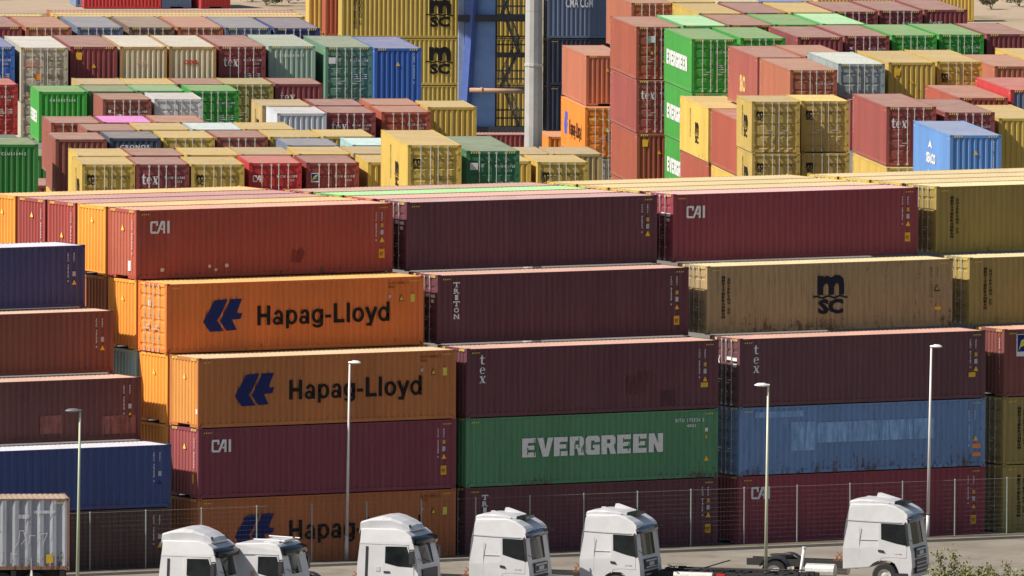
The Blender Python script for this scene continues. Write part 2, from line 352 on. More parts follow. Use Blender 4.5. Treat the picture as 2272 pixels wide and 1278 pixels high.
PAL = {'MAR': (.26, .055, .06), 'RED': (.52, .035, .04), 'BRN': (.30, .085, .06), 'SAL': (.42, .13, .07), 'ORG': (.80, .24, .025), 'YEL': (.60, .41, .085), 'YLD': (.56, .39, .10), 'YLB': (.70, .48, .10),
       'TAN': (.48, .34, .14), 'GRN': (.045, .34, .045), 'MNT': (.12, .40, .14), 'DGR': (.10, .22, .07), 'GRD': (.03, .20, .04), 'TEA': (.04, .20, .09), 'BLU': (.035, .13, .46), 'BLM': (.12, .28, .60),
       'NAV': (.05, .06, .18), 'SLT': (.13, .17, .27), 'SLD': (.06, .075, .12), 'WBG': (.52, .47, .37), 'WHG': (.58, .57, .58), 'CRM': (.66, .57, .38), 'PGR': (.32, .43, .35), 'PBL': (.36, .43, .43), 'CYN': (.4, .6, .6),
       'GRY': (.55, .58, .62), 'GBR': (.20, .12, .09), 'OLV': (.38, .32, .09), 'RBR': (.40, .085, .05), 'TGR': (.13, .27, .18), 'SLM': (.44, .14, .075), 'MRP': (.33, .07, .06), 'MRT': (.36, .082, .045), 'BRT': (.38, .085, .045), 'RBP': (.36, .09, .07), 'MRD': (.27, .045, .045)}
DUST = (.50, .40, .30)
def roofcol(c, f=.30): return tuple(c[i] * (1 - f) + DUST[i] * f for i in range(3))
SER = ["TCLU 216442 8", "MEDU 784013 2", "TRHU 814728 3", "CAIU 857366 5", "TEMU 180817 3", "FCIU 627088 0", "TGHU 960244 2", "EISU 343458 8", "MSDU 140590 6", "GESU 643110 4"]
_n = [0]
def container(label, x, y, z, rz, ln, h, end, col, mk=None, grp=None, roof=None, wear=.3, smk=None, ec=None, cat='container', name='shipping_container', full=True, pitch=.278, post=None):
    L = LEN[ln]; r = thing(name, label, cat, (x, y, z), rz, grp)
    c = PAL[col] if isinstance(col, str) else col
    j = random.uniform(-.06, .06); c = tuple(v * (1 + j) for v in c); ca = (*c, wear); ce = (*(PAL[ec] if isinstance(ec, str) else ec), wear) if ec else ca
    link("frame", cached(('f', ln, h, end == 'c'), lambda: frame_mesh(L, h, end == 'c')), r, (*post, wear) if post else ca)
    link("side_panel", cached(('s', ln, h, 0, .278), lambda: side_mesh(L, h, False)), r, ca)
    link("side_panel", cached(('s', ln, h, 1, pitch), lambda: side_mesh(L, h, True, pitch)), r, ca)
    link("roof_panel", cached(('r', ln, h), lambda: roof_mesh(L, h)), r, (*(roof or roofcol(c)), wear))
    link("end_panel", cached(('e', ln, h, 1), lambda: end_mesh(L, h, True)), r, ca)
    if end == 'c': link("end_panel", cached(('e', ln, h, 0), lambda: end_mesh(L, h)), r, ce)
    else:
        for rt in (0, 1):
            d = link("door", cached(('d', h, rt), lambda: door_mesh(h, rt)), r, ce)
            for bx in ((.60, 1.04) if not rt else (1.38, 1.82)): link("locking_bar", cached(('b', h, bx), lambda: bar_mesh(h, bx)), d)
    if h > 2.7: link("hazard_marking", cached(('hz', ln), lambda: hazard_mesh(L, h)), r, (.80, .62, .12, 1))
    _n[0] += 1; s = SER[_n[0] % len(SER)]; lt = BLACK if col in ('YEL', 'YLD', 'YLB', 'TAN', 'OLV', 'ORG', 'WBG', 'CRM') else WHITE
    ltf = (.22, .17, .06) if lt == BLACK else WHITE
    if mk and end == 'd':                                        # serial number and small data block on the right door
        decal(r, "serial_lettering", text2d(s[:5] + s[5:11], 1.30, h * .735, .92, .12, .02, 1.25) + text2d("22G1", 1.78, h * .67, .30, .10, .02)
              + [q for k in range(3) for q in rect(1.36 + .04 * k, h * (.50 - .035 * k), .30, .035) + rect(1.90, h * (.50 - .035 * k), .26, .035)], 'F', ltf if h * 0 == 0 else WHITE)
    if mk in ('num', 'tri') and end == 'c':
        if mk == 'num': decal(r, "serial_lettering", text2d(s[:4] + s[5:11], .55, h * .80, 1.3, .14, .03, 1.7), 'F', WHITE)
        else:
            decal(r, "warning_sticker", tri(1.22, h * .68, .22), 'F', YELS); decal(r, "serial_lettering", column(s, 2.02, h * .9, .07, .12), 'F', WHITE)
    if mk == 'tex': decal(r, "lettering", tex_h(.24, h * .64, .36, .50), 'F', WHITE)
    if mk == 'msc': decal(r, "emblem", place(msc(), .42, h * .63, .27, .31), 'F', BLACK)
    if mk == 'cai': decal(r, "lettering", place(cai(), .18, h * .66, .29, .30), 'F', WHITE)
    if mk == 'cronos': decal(r, "lettering", text2d("CRONOS", .5, h * .80, 1.4, .19, .05, 1.3), 'F', WHITE)
    if mk == 'oocl': decal(r, "lettering", text2d("OOCL", .80, h * .675, .72, .25, .06), 'F', REDS)
    if mk == 'fad': decal(r, "lettering", text2d("OOCL", .82, h * .68, .6, .18, .03), 'F', (.72, .45, .36))
    if mk == 'yst': decal(r, "sticker", rect(.30, h * .76, .3, .38), 'F', YELS); decal(r, "warning_sticker", tri(1.22, h * .62, .22), 'F', YELS)
    if mk == 'hlr': decal(r, "sticker", rect(.72, 1.22, .28, .3), 'F', ORS); decal(r, "lettering", text2d("HAMBURG", .22, 2.0, .7, .12, .03) + rect(.24, 1.9, .74, .05), 'F', (.75, .25, .18)); decal(r, "sticker", rect(.22, .6, .26, .3), 'F', (.12, .13, .15))
    if mk == 'blst': decal(r, "sticker", rect(.82, h * .48, .16, .16), 'F', (.03, .05, .35))
    if mk == 'whs': decal(r, "sticker", rect(.18, h * .50, .42, .1), 'F', WHITE); decal(r, "warning_sticker", tri(1.62, h * .44, .24), 'F', YELS)
    if mk == 'wst': decal(r, "sticker", rect(.62, h * .70, .40, .36), 'F', (.70, .74, .72)); decal(r, "warning_sticker", tri(.86, h * .48, .2), 'F', YELS)
    if mk == 'grn': decal(r, "sticker", rect(.17, h * .70, .36, .32), 'F', WHITE); decal(r, "sticker", rect(.68, h * .74, .13, .15), 'F', WHITE); decal(r, "sticker", tri(.72, h * .33, .22), 'F', WHITE)
    if mk == 'trit': decal(r, "emblem", [[(.82 + .17 * math.cos(a), h * .66 + .15 * math.sin(a)) for a in [R(180 - i * 22.5) for i in range(9)]][::-1]] + rect(.79, h * .57, .06, .22), 'F', WHITE); decal(r, "sticker", rect(.28, h * .74, .14, .13), 'F', WHITE)
    if mk == 'flo':
        decal(r, "emblem_backing", rect(.22, h * .65, .36, .42), 'F', WHITE); decal(r, "emblem_field", rect(.245, h * .65 + .06, .31, .33), 'F', (.02, .04, .25), lift=.008)
        decal(r, "emblem", [[(.27, h * .65 + .08), (.33, h * .65 + .26), (.53, h * .65 + .36), (.50, h * .65 + .28), (.36, h * .65 + .21), (.47, h * .65 + .21), (.44, h * .65 + .15), (.34, h * .65 + .13)]], 'F', (.75, .72, .05), lift=.012)
    if mk == 'hld': decal(r, "lettering", text2d("Hapag-Lloyd", .25, 2.12, 1.3, .17, .04), 'F', (.85, .75, .2)); decal(r, "warning_sticker", tri(1.25, 1.5, .3), 'F', (.9, .8, .3)); decal(r, "sticker", rect(1.2, .95, .26, .3), 'F', (.15, .15, .15))
    if mk == 'ming': decal(r, "lettering", text2d("YANG MING", .25, h * .45, 1.7, .34, .05), 'F', WHITE)
    if smk == 'msc': decal(r, "emblem", place(msc(), L * .60, h * .26, 1.1, .75), 'L', BLACK, L) ; decal(r, "lettering", column("MEDITERRANEAN", L * .36, h * .86, .34, .12, .04), 'L', BLACK, L)
    if smk == 'eg': decal(r, "lettering", place(evergreen(), L * .10, h * .36, .42 if ln == 20 else .92, .8 if ln == 40 else .6), 'L', WHITE, L)
    if smk == 'hl': decal(r, "emblem", place(hl_logo(), 1.6, .85, 1, 1), 'L', (.10, .13, .5), L); decal(r, "lettering", grotesk("Hapag-Lloyd", 4.2, .95, 6.3, .85), 'L', BLACK, L)
    if smk == 'och': decal(r, "lettering", text2d("SEACO", L * .42, .75, 2.2, .9, .06), 'L', (.75, .5, .2), L)
    if smk == 'blu': decal(r, "lettering", text2d("SEACO", 4.5, 1.2, 3.0, .5, .05) + [[(5, 1.9), (5.7, 2.3), (6.4, 1.9), (5.7, 2.0)], [(5, .9), (5.7, .5), (6.4, .9), (5.7, .8)]], 'L', WHITE, L)
    if grp and 'right block' in grp and ln == 40 and end and smk != 'blu': decal(r, "serial_lettering", column(s, .35, h * .87, .10, .12), 'L', WHITE if lt == WHITE else BLACK, L)
    return r

# ---------------------------------------------------------------- ground, road, kerb
def mat_ground(n, a, b, sc, c3=None, rough=.9):
    m, t, p = newmat(n); tc = t.nodes.new("ShaderNodeTexCoord"); v = tc.outputs["Object"]
    c = mixc(t, ramp(t, noise(t, v, sc, 6, .65), .35, .68), a, b)
    c = mixc(t, mathn(t, 'MULTIPLY', ramp(t, noise(t, v, sc * 30, 3, .7), .3, .8), .25), c, tuple(x * .6 for x in a))
    if c3: c = mixc(t, ramp(t, noise(t, v, sc * 2.3, 6, .7), .52, .64), c, c3)
    t.links.new(c, p.inputs["Base Color"]); p.inputs["Roughness"].default_value = rough; p.inputs["Specular IOR Level"].default_value = .2
    return m
def sheet(name, x0, x1, y0, y1, z, m, kind='structure'):
    b = MB(); b.poly([(x0, y0, z), (x1, y0, z), (x1, y1, z), (x0, y1, z)]); return struct(name, b.mesh(name, [m]), kind)
SAND = mat_ground("sandy_ground", (.36, .27, .19), (.48, .38, .28), .02, (.17, .16, .08))
YARD = mat_ground("yard_paving", (.16, .15, .14), (.22, .21, .19), .05)
ASPH = mat_ground("road_asphalt", (.21, .185, .155), (.31, .275, .23), .22, (.19, .165, .14))
VERGE = mat_ground("verge_dirt", (.12, .10, .08), (.20, .17, .13), .6, (.06, .07, .03))
sheet("ground", -3000, 4000, -1500, 6000, -.02, SAND)
b = MB(); UA = Vector((.91453657, -.40450322, 0)); LA = Vector((.40450322, .91453657, 0))
b.poly([tuple(Vector((-258, -471, 0)) + LA * a + UA * c) for a, c in ((300, -500), (300, 500), (905, 500), (905, -500))]); struct("yard_pavement", b.mesh("yard_pavement", [YARD])).location = (0, 0, 0)
SLOPE = -.045
def fy(x): return -.75 + SLOPE * (x - 7.6)
def slanted(name, off0, off1, z0, z1, m, kind='structure', x0=-60, x1=90):
    b = MB(); P = [(x0, fy(x0) + off0), (x1, fy(x1) + off0), (x1, fy(x1) + off1), (x0, fy(x0) + off1)]
    b.poly([(p[0], p[1], z1) for p in P])
    for i in range(4): p, q = P[i], P[(i + 1) % 4]; b.poly([(p[0], p[1], z0), (q[0], q[1], z0), (q[0], q[1], z1), (p[0], p[1], z1)])
    return struct(name, b.mesh(name, [m]), kind)
slanted("road", -240, -1.38, -.1, .10, ASPH)
KERB = mat_ground("kerb_stone", (.30, .27, .23), (.38, .34, .30), .8)
slanted("kerb", -1.378, -1.2, -.1, .215, KERB)
slanted("verge", -1.198, .20, -.1, .19, VERGE)

# ---------------------------------------------------------------- the back blocks (position, length, height, end type, colour, marks, label)
BACK = [
 (67.69, 146.47, 11.584, 40, 2.896, 'c', 'MAR', None, 'maroon container cut by the picture edge, in the farthest left row', 0, None, 0.3, None, None),
 (69.9, 144.99, 11.584, 40, 2.896, 'd', 'SAL', None, 'brown-orange roofed container second from the edge, in the farthest left row', 0, None, 0.3, None, None),
 (72.42, 143.91, 11.584, 40, 2.896, 'd', 'SLT', None, 'slate blue roofed container third from the edge, in the farthest left row', 0, None, 0.3, None, None),
 (74.95, 142.83, 11.584, 40, 2.896, 'd', 'GBR', None, 'grey-brown roofed container between blue and orange ones, in the farthest left row', 0, None, 0.3, None, None),
 (77.34, 141.81, 11.584, 40, 2.896, 'd', 'SAL', None, 'orange roofed container between grey-brown and blue ones, in the farthest left row', 0, None, 0.3, None, None),
 (79.45, 140.38, 11.584, 40, 2.896, 'd', 'SLT', None, 'grey-blue roofed container beside the navy one, in the farthest left row', 0, None, 0.3, None, None),
 (81.62, 138.91, 11.584, 40, 2.896, 'd', 'NAV', None, 'navy container with dark blue roof at the right end, in the farthest left row', 0, None, 0.3, None, None),
 (57.44, 127.96, 11.584, 40, 2.896, 'd', 'BLU', 'num', 'blue container with doors at the picture edge, in the tall upper left row', 0, None, 0.3, None, None),
 (59.53, 126.05, 11.584, 40, 2.896, 'd', 'WBG', 'hlr', 'beige-white container with orange sticker on its doors, in the tall upper left row', 0, (0.62, 0.59, 0.54), 0.3, None, None),
 (62.31, 125.86, 11.584, 40, 2.896, 'c', 'MAR', 'yst', 'maroon container with yellow stickers on its ribbed end, in the tall upper left row', 0, None, 0.3, None, None),
 (64.67, 124.84, 11.584, 40, 2.896, 'c', 'CRM', 'fad', 'cream container with orange-brown posts and faded letters, in the tall upper left row', 0, (0.64, 0.59, 0.5), 0.3, None, None),
 (67.01, 123.83, 11.584, 40, 2.896, 'c', 'CRM', 'oocl', 'cream container with small red letters on its end, in the tall upper left row', 0, (0.64, 0.59, 0.5), 0.3, None, None),
 (69.48, 123.02, 11.584, 40, 2.896, 'd', 'MAR', 'tex', 'maroon container with white tex lettering on its doors, in the tall upper left row', 0, None, 0.3, None, None),
 (72.06, 122.36, 11.584, 40, 2.896, 'c', 'PGR', 'num', 'pale green container with ribbed end, in the tall upper left row', 0, None, 0.3, None, None),
 (74.23, 120.22, 11.584, 40, 2.896, 'd', 'TGR', 'grn', 'green container with white sticker and sunlit left side, in the tall upper left row', 0, None, 0.3, None, None),
 (75.99, 118.19, 11.584, 40, 2.896, 'c', 'BLU', 'tri', 'bright blue container with yellow triangle on ribbed end, in the tall upper left row', 0, None, 0.3, None, None),
 (67.76, 141.5, 8.684, 40, 2.896, 'd', 'WBG', None, 'beige container under the white one with the orange sticker', 0, None, 0.3, None, None),
 (59.04, 118.68, 10.364, 20, 2.591, 'c', 'TAN', None, 'tan roofed container at the left end of the row, seen behind the green ones', 0, None, 0.3, None, None),
 (61.32, 117.68, 10.364, 20, 2.591, 'c', 'YEL', None, 'yellow roofed container beside the tan one, seen behind the green ones', 0, None, 0.3, None, None),
 (63.7, 116.87, 10.364, 20, 2.591, 'c', 'BRN', None, 'pinkish brown roofed container, seen behind the green ones', 0, None, 0.3, None, None),
 (65.97, 115.87, 10.364, 20, 2.591, 'd', 'OLV', None, 'olive yellow container with doors beside the tex one, seen behind the green ones', 0, None, 0.3, None, None),
 (68.37, 115.01, 10.364, 20, 2.591, 'c', 'MAR', 'tex', 'dark red container with white tex lettering on ribs, seen behind the green ones', 0, None, 0.3, None, None),
 (53.76, 113.25, 10.364, 20, 2.591, 'c', 'GRN', 'num', 'bright green container with sunlit side and ribbed end, in the green row', 0, None, 0.3, 'eg', None),
 (56.23, 112.63, 10.364, 20, 2.591, 'c', 'DGR', None, 'dull green roofed container behind the brown one, in the green row', 0, None, 0.3, None, None),
 (58.69, 112.01, 10.364, 20, 2.591, 'c', 'MNT', None, 'mint roofed container behind the white one, in the green row', 0, None, 0.3, None, None),
 (61.21, 110.9, 10.364, 20, 2.591, 'd', 'GRN', 'num', 'bright green container with doors, in the green row', 0, None, 0.3, None, None),
 (53.3, 105.63, 10.364, 20, 2.591, 'd', 'BRN', 'trit', 'brown container with round white emblem on its doors, before the green row', 0, None, 0.3, None, None),
 (55.87, 104.96, 10.364, 20, 2.591, 'd', 'WHG', 'blst', 'white container with small blue sticker, before the green row', 0, None, 0.3, None, None),
 (53.79, 120.74, 10.364, 20, 2.591, 'd', 'RED', 'num', 'red container with doors at the left picture edge', 0, None, 0.3, None, None),
 (29.67, 73.31, 10.364, 20, 2.591, 'c', 'GRD', 'num', 'dark green container with white number at left edge, below the red one', 0, None, 0.3, None, None),
 (41.03, 88.15, 10.364, 20, 2.591, 'd', 'BRN', None, 'brown container with open left side, in the row of low roofs', 0, None, 0.3, None, None),
 (43.52, 87.47, 10.364, 20, 2.591, 'c', 'MAR', None, 'container with bright pink roof, in the row of low roofs', 0, (0.75, 0.23, 0.62), 0.3, None, None),
 (46.03, 86.78, 10.364, 20, 2.591, 'c', 'SAL', None, 'salmon roofed container beside the pink one, in the row of low roofs', 0, None, 0.3, None, None),
 (39.5, 81.64, 10.364, 20, 2.591, 'c', 'BRN', None, 'brown roofed container left of a yellow one, behind the slate blue one', 0, None, 0.3, None, None),
 (42.15, 81.3, 10.364, 20, 2.591, 'c', 'YEL', None, 'yellow roofed container left of the pale blue roof, behind the slate blue one', 0, None, 0.3, None, None),
 (44.58, 80.42, 10.364, 20, 2.591, 'c', 'PBL', None, 'pale blue roofed container between two yellow ones, behind the slate blue one', 0, (0.62, 0.72, 0.72), 0.3, None, None),
 (46.95, 79.57, 10.364, 20, 2.591, 'c', 'YEL', None, 'yellow roofed container right of the pale blue roof, behind the slate blue one', 0, None, 0.3, None, None),
 (34.64, 75.75, 10.364, 20, 2.591, 'c', 'BRN', None, 'tall brown container with sunlit side at the row end, in the fifth left row', 0, None, 0.3, None, None),
 (37.42, 75.53, 10.364, 20, 2.591, 'c', 'SLD', 'cronos', 'dark slate container with white letters on ribs, in the fifth left row', 0, None, 0.3, None, None),
 (39.94, 74.81, 10.364, 20, 2.591, 'd', 'YEL', 'msc', 'yellow container with black emblem on doors, in the fifth left row', 0, None, 0.3, None, None),
 (42.43, 74.1, 10.364, 20, 2.591, 'd', 'BRN', None, 'brown container with doors beside yellow ones, in the fifth left row', 0, None, 0.3, None, None),
 (44.92, 73.4, 10.364, 20, 2.591, 'd', 'YEL', None, 'yellow container behind the slate roof, in the fifth left row', 0, None, 0.3, None, None),
 (47.42, 72.69, 10.364, 20, 2.591, 'c', 'YEL', None, 'yellow container at the right end, in the fifth left row', 0, None, 0.3, None, None),
 (42.23, 66.86, 10.364, 20, 2.591, 'c', 'SLT', None, 'container with grey-blue roof between yellow roofs', 0, None, 0.3, None, None),
 (45.2, 65.93, 10.364, 20, 2.591, 'c', 'CYN', None, 'container with pale cyan roof beside the tall yellow one', 0, (0.6, 0.8, 0.78), 0.3, None, None),
 (38.05, 84.52, 7.609, 20, 2.591, 'c', 'BRN', None, 'low brown container beside the dark green one at left', 0, None, 0.3, None, None),
 (35.67, 77.66, 7.769, 20, 2.591, 'c', 'YEL', None, 'yellow container under the tall brown one', 0, None, 0.3, None, None),
 (48.01, 103.8, 7.773, 20, 2.591, 'c', 'GRD', None, 'shaded dark green container in the gap beside the tall brown one', 0, None, 0.3, None, None),
 (29.29, 63.54, 10.364, 20, 2.591, 'c', 'YEL', None, 'yellow roofed container at the left end, in the second left row', 0, None, 0.3, None, None),
 (31.72, 62.83, 10.364, 20, 2.591, 'c', 'BRN', None, 'pinkish brown roofed container between yellow ones, in the second left row', 0, None, 0.3, None, None),
 (34.24, 62.09, 10.364, 20, 2.591, 'c', 'YEL', None, 'yellow roofed container third from the left, in the second left row', 0, None, 0.3, None, None),
 (36.7, 61.37, 10.364, 20, 2.591, 'c', 'TAN', None, 'tan roofed container behind the red one, in the second left row', 0, None, 0.3, None, None),
 (39.31, 60.59, 10.364, 20, 2.591, 'c', 'YEL', None, 'yellow roofed container behind the dark red one, in the second left row', 0, None, 0.3, None, None),
 (41.82, 59.85, 10.364, 20, 2.591, 'c', 'TAN', None, 'tan roofed container at the right end, in the second left row', 0, None, 0.3, None, None),
 (26.27, 57.53, 10.364, 20, 2.591, 'd', 'YEL', 'msc', 'yellow container with black emblem at the left end, in the nearest left row', 0, None, 0.3, 'msc', None),
 (28.53, 56.5, 10.364, 20, 2.591, 'd', 'MAR', 'tex', 'maroon container with white tex lettering on doors, in the nearest left row', 0, None, 0.3, None, None),
 (30.83, 55.46, 10.364, 20, 2.591, 'd', 'YEL', 'msc', 'yellow container with black emblem between maroon and red, in the nearest left row', 0, None, 0.3, None, None),
 (33.75, 55.3, 10.364, 20, 2.591, 'd', 'RED', 'cai', 'red container with white CAI lettering on its doors, in the nearest left row', 0, None, 0.3, None, None),
 (36.24, 54.36, 10.364, 20, 2.591, 'd', 'MRD', 'flo', 'dark red container with blue and yellow square sticker, in the nearest left row', 0, None, 0.3, None, None),
 (39, 53.5, 10.364, 20, 2.591, 'c', 'YEL', None, 'yellow container with ribbed end beside the tall one, in the nearest left row', 0, None, 0.3, None, None),
 (34.3, 41.57, 11.584, 40, 2.896, 'd', 'YEL', 'msc', 'tall yellow container with black emblem standing above its neighbours', 0, None, 0.3, 'msc', None),
 (39.71, 45.68, 10.974, 40, 2.896, 'd', 'TEA', 'grn', 'dark green container with doors right of the tall yellow one', 0, None, 0.3, None, None),
 (55.77, 72.19, 9.009, 20, 2.591, 'c', 'YEL', None, 'yellow container half hidden right of the dark green one', 0, None, 0.3, None, None),
 (57.9, 70.42, 9.009, 20, 2.591, 'd', 'YEL', 'msc', 'yellow container with doors under the orange and salmon tower', 0, None, 0.3, None, None),
 (61.32, 79.96, 8.809, 20, 2.591, 'c', 'TAN', None, 'tan roofed container left of the white mast foot', 0, None, 0.3, None, None),
 (63.68, 78.9, 8.809, 20, 2.591, 'c', 'TAN', None, 'tan roofed container at the foot of the salmon tower', 0, None, 0.3, None, None),
 (55.1, 90.98, 10.364, 20, 2.591, 'c', 'GRY', None, 'light grey container with white side and ribbed end, left of the blue crane leg', 0, None, 0.3, None, None),
 (57.59, 90.49, 10.364, 20, 2.591, 'd', 'MAR', 'tex', 'maroon container with half hidden tex lettering, left of the blue crane leg', 0, None, 0.3, None, None),
 (60.39, 89.95, 10.364, 20, 2.591, 'd', 'RBR', 'num', 'brick red container with doors and white letters, left of the blue crane leg', 0, None, 0.3, None, None),
 (57.79, 97.33, 10.364, 20, 2.591, 'c', 'TAN', None, 'tan container with yellow side behind the grey one, left of the blue crane leg', 0, None, 0.3, 'msc', None),
 (60.41, 96.61, 10.364, 20, 2.591, 'c', 'MAR', None, 'dull maroon roofed container behind the tex one, left of the blue crane leg', 0, None, 0.3, None, None),
 (63.16, 95.85, 10.364, 20, 2.591, 'c', 'SAL', None, 'pink salmon roofed container behind the brick red one, left of the blue crane leg', 0, None, 0.3, None, None),
 (64.71, 92.92, 10.364, 20, 2.591, 'c', 'YEL', None, 'yellow container with ribbed end, left of the blue crane leg', 0, None, 0.3, None, None),
 (122.29, 175.33, 7.604, 40, 2.896, 'c', 'SLM', 'tri', 'salmon container on top, in the tower right of the mast', 1, None, 0.3, None, None),
 (121.49, 174.06, 4.708, 40, 2.896, 'd', 'ORG', 'hld', 'orange container with doors and blue emblem, in the tower right of the mast', 1, None, 0.3, 'hl', None),
 (121.48, 174.07, 1.812, 40, 2.896, 'd', 'WBG', 'hlr', 'grey beige container lowest seen, in the tower right of the mast', 1, None, 0.3, None, None),
 (106.69, 143.47, 10.974, 40, 2.896, 'd', 'MRT', 'wst', 'brown-red container on top, in the tall dark red tower', 1, None, 0.3, None, None),
 (106.46, 143.04, 8.078, 40, 2.896, 'd', 'MRP', 'tex', 'pinkish red container with tex lettering second from top, in the tall dark red tower', 1, None, 0.3, None, None),
 (106.28, 142.63, 5.182, 40, 2.896, 'c', 'BRT', 'yst', 'brick red container third from top, in the tall dark red tower', 1, None, 0.3, None, None),
 (106.1, 142.25, 2.286, 40, 2.896, 'c', 'BRT', None, 'brick red container lowest seen, in the tall dark red tower', 1, None, 0.3, None, None),
 (120.75, 167.72, 10.974, 40, 2.896, 'd', 'SAL', None, 'brown orange container with doors at top, in the farthest right row', 1, None, 0.3, None, None),
 (123.48, 167.76, 10.974, 40, 2.896, 'c', 'YEL', None, 'yellow roofed container cut by the top edge, in the farthest right row', 1, None, 0.3, None, None),
 (126.19, 167.22, 10.974, 40, 2.896, 'c', 'CRM', None, 'cream roofed container cut by the top edge, in the farthest right row', 1, None, 0.3, None, None),
 (128.47, 166.25, 10.974, 40, 2.896, 'd', 'BLU', None, 'blue container with doors cut by the top edge, in the farthest right row', 1, None, 0.3, None, None),
 (117.9, 155.54, 10.974, 40, 2.896, 'c', 'YEL', None, 'yellow container with ribbed end, in the second farthest right row', 1, None, 0.3, None, None),
 (120.54, 155, 10.974, 40, 2.896, 'c', 'MAR', None, 'maroon container right of the yellow one, in the second farthest right row', 1, None, 0.3, None, None),
 (123.2, 154.44, 10.974, 40, 2.896, 'c', 'YEL', None, 'yellow roofed container between two maroon ones, in the second farthest right row', 1, None, 0.3, None, None),
 (126.05, 154.39, 10.974, 40, 2.896, 'd', 'MAR', None, 'maroon container with orange-brown side, in the second farthest right row', 1, None, 0.3, None, None),
 (128.95, 154.32, 10.974, 40, 2.896, 'd', 'MAR', 'num', 'maroon container with doors left of the tex one, in the second farthest right row', 1, None, 0.3, None, None),
 (131.86, 154.24, 10.974, 40, 2.896, 'c', 'MAR', 'tex', 'maroon container with tex lettering on ribs, in the second farthest right row', 1, None, 0.3, None, None),
 (109.85, 143.78, 10.974, 40, 2.896, 'c', 'MNT', None, 'mint roofed container left of a brown roof, in the right row of mint roofs', 1, (0.42, 0.72, 0.4), 0.3, None, None),
 (112.44, 143.22, 10.974, 40, 2.896, 'c', 'BRN', None, 'brown roofed container between green ones, in the right row of mint roofs', 1, None, 0.3, None, None),
 (115.02, 142.68, 10.974, 40, 2.896, 'c', 'GRN', None, 'green roofed container right of the brown roof, in the right row of mint roofs', 1, None, 0.3, None, None),
 (117.85, 142.3, 10.974, 40, 2.896, 'c', 'MNT', None, 'pale mint roofed container at the right end, in the right row of mint roofs', 1, (0.42, 0.72, 0.4), 0.3, None, None),
 (102.42, 130.47, 10.974, 40, 2.896, 'd', 'GRN', 'num', 'bright green container with doors and lettered side, in the tall right row', 1, None, 0.3, 'eg', None),
 (105.47, 130.49, 10.974, 40, 2.896, 'd', 'GRN', None, 'bright green container with doors beside the lettered one, in the tall right row', 1, None, 0.3, None, None),
 (108.83, 130.11, 10.974, 40, 2.896, 'c', 'MAR', None, 'maroon container with ribbed end and red side, in the tall right row', 1, None, 0.3, None, None),
 (111.94, 130.38, 10.974, 40, 2.896, 'd', 'MAR', 'trit', 'maroon container with round emblem on doors, in the tall right row', 1, None, 0.3, None, None),
 (114.7, 130, 10.974, 40, 2.896, 'd', 'GRN', 'num', 'left of two bright green containers with doors, in the tall right row', 1, None, 0.3, None, None),
 (117.46, 129.62, 10.974, 40, 2.896, 'd', 'GRN', 'num', 'right of two bright green containers with doors, in the tall right row', 1, None, 0.3, None, None),
 (120.12, 129.02, 10.974, 40, 2.896, 'c', 'MAR', None, 'maroon container with ribbed end at the picture edge, in the tall right row', 1, None, 0.3, None, None),
 (102.15, 129.95, 8.078, 40, 2.896, 'c', 'GRN', None, 'green container directly below the lettered green one', 1, None, 0.3, 'eg', None),
 (102.01, 129.65, 5.182, 40, 2.896, 'c', 'GRN', None, 'green container at the bottom of the green tower', 1, None, 0.3, 'eg', None),
 (95.72, 112.64, 10.974, 40, 2.896, 'c', 'RBP', None, 'pinkish brown container with ochre letters on its side, in the middle right row', 1, None, 0.3, 'och', None),
 (101.88, 117.94, 10.654, 40, 2.896, 'c', 'SAL', None, 'tan orange roofed container behind the pale blue one, in the middle right row', 1, None, 0.3, None, None),
 (90.57, 100.92, 10.974, 40, 2.896, 'd', 'SLM', 'whs', 'salmon brown container with doors and white sticker, in the middle right row', 1, None, 0.3, None, None),
 (96.16, 105.33, 10.974, 40, 2.896, 'd', 'PBL', None, 'pale blue-grey rusty container with doors, in the middle right row', 1, (0.62, 0.66, 0.6), 0.9, None, None),
 (99.28, 105.45, 10.974, 40, 2.896, 'c', 'YEL', 'yst', 'rusty yellow container with ribbed end, in the middle right row', 1, None, 0.7, None, None),
 (102.09, 105.23, 10.974, 40, 2.896, 'd', 'YEL', 'msc', 'yellow container with doors and black emblem, in the middle right row', 1, None, 0.3, None, None),
 (102.29, 99.96, 10.974, 40, 2.896, 'c', 'SLM', None, 'salmon brown container with ribbed end at the picture edge, in the middle right row', 1, None, 0.3, None, None),
 (107.51, 104.87, 10.974, 40, 2.896, 'c', 'YEL', None, 'yellow container cut by the right picture edge, above the salmon one', 1, None, 0.3, None, None),
 (88.16, 80.8, 10.604, 40, 2.896, 'c', 'RBR', None, 'brick red container with orange-brown side near the right edge', 1, None, 0.3, None, None),
 (90.72, 80.12, 10.974, 40, 2.896, 'c', 'RED', 'ming', 'red sided container with grey ribbed end and white letters at right edge', 1, None, 0.3, None, 'SLT'),
 (79.45, 68.23, 10.704, 40, 2.896, 'd', 'MAR', 'num', 'maroon container with doors behind the big blue one', 1, None, 0.3, None, None),
 (82.98, 68.95, 10.304, 40, 2.896, 'c', 'YEL', None, 'yellow container with ribbed end at the right picture edge', 1, None, 0.3, None, None),
 (76.84, 69.41, 10.974, 40, 2.896, 'd', 'MRP', 'tex', 'large pinkish red container with white tex lettering and sunlit side', 1, None, 0.3, None, None),
 (76.31, 68.48, 8.078, 40, 2.896, 'd', 'YEL', None, 'yellow container under the large pinkish red tex one', 1, None, 0.3, None, None),
 (66.69, 47.4, 10.974, 40, 2.896, 'c', 'BLM', 'tri', 'bright blue container with white marks on its side', 1, None, 0.3, 'blu', None),
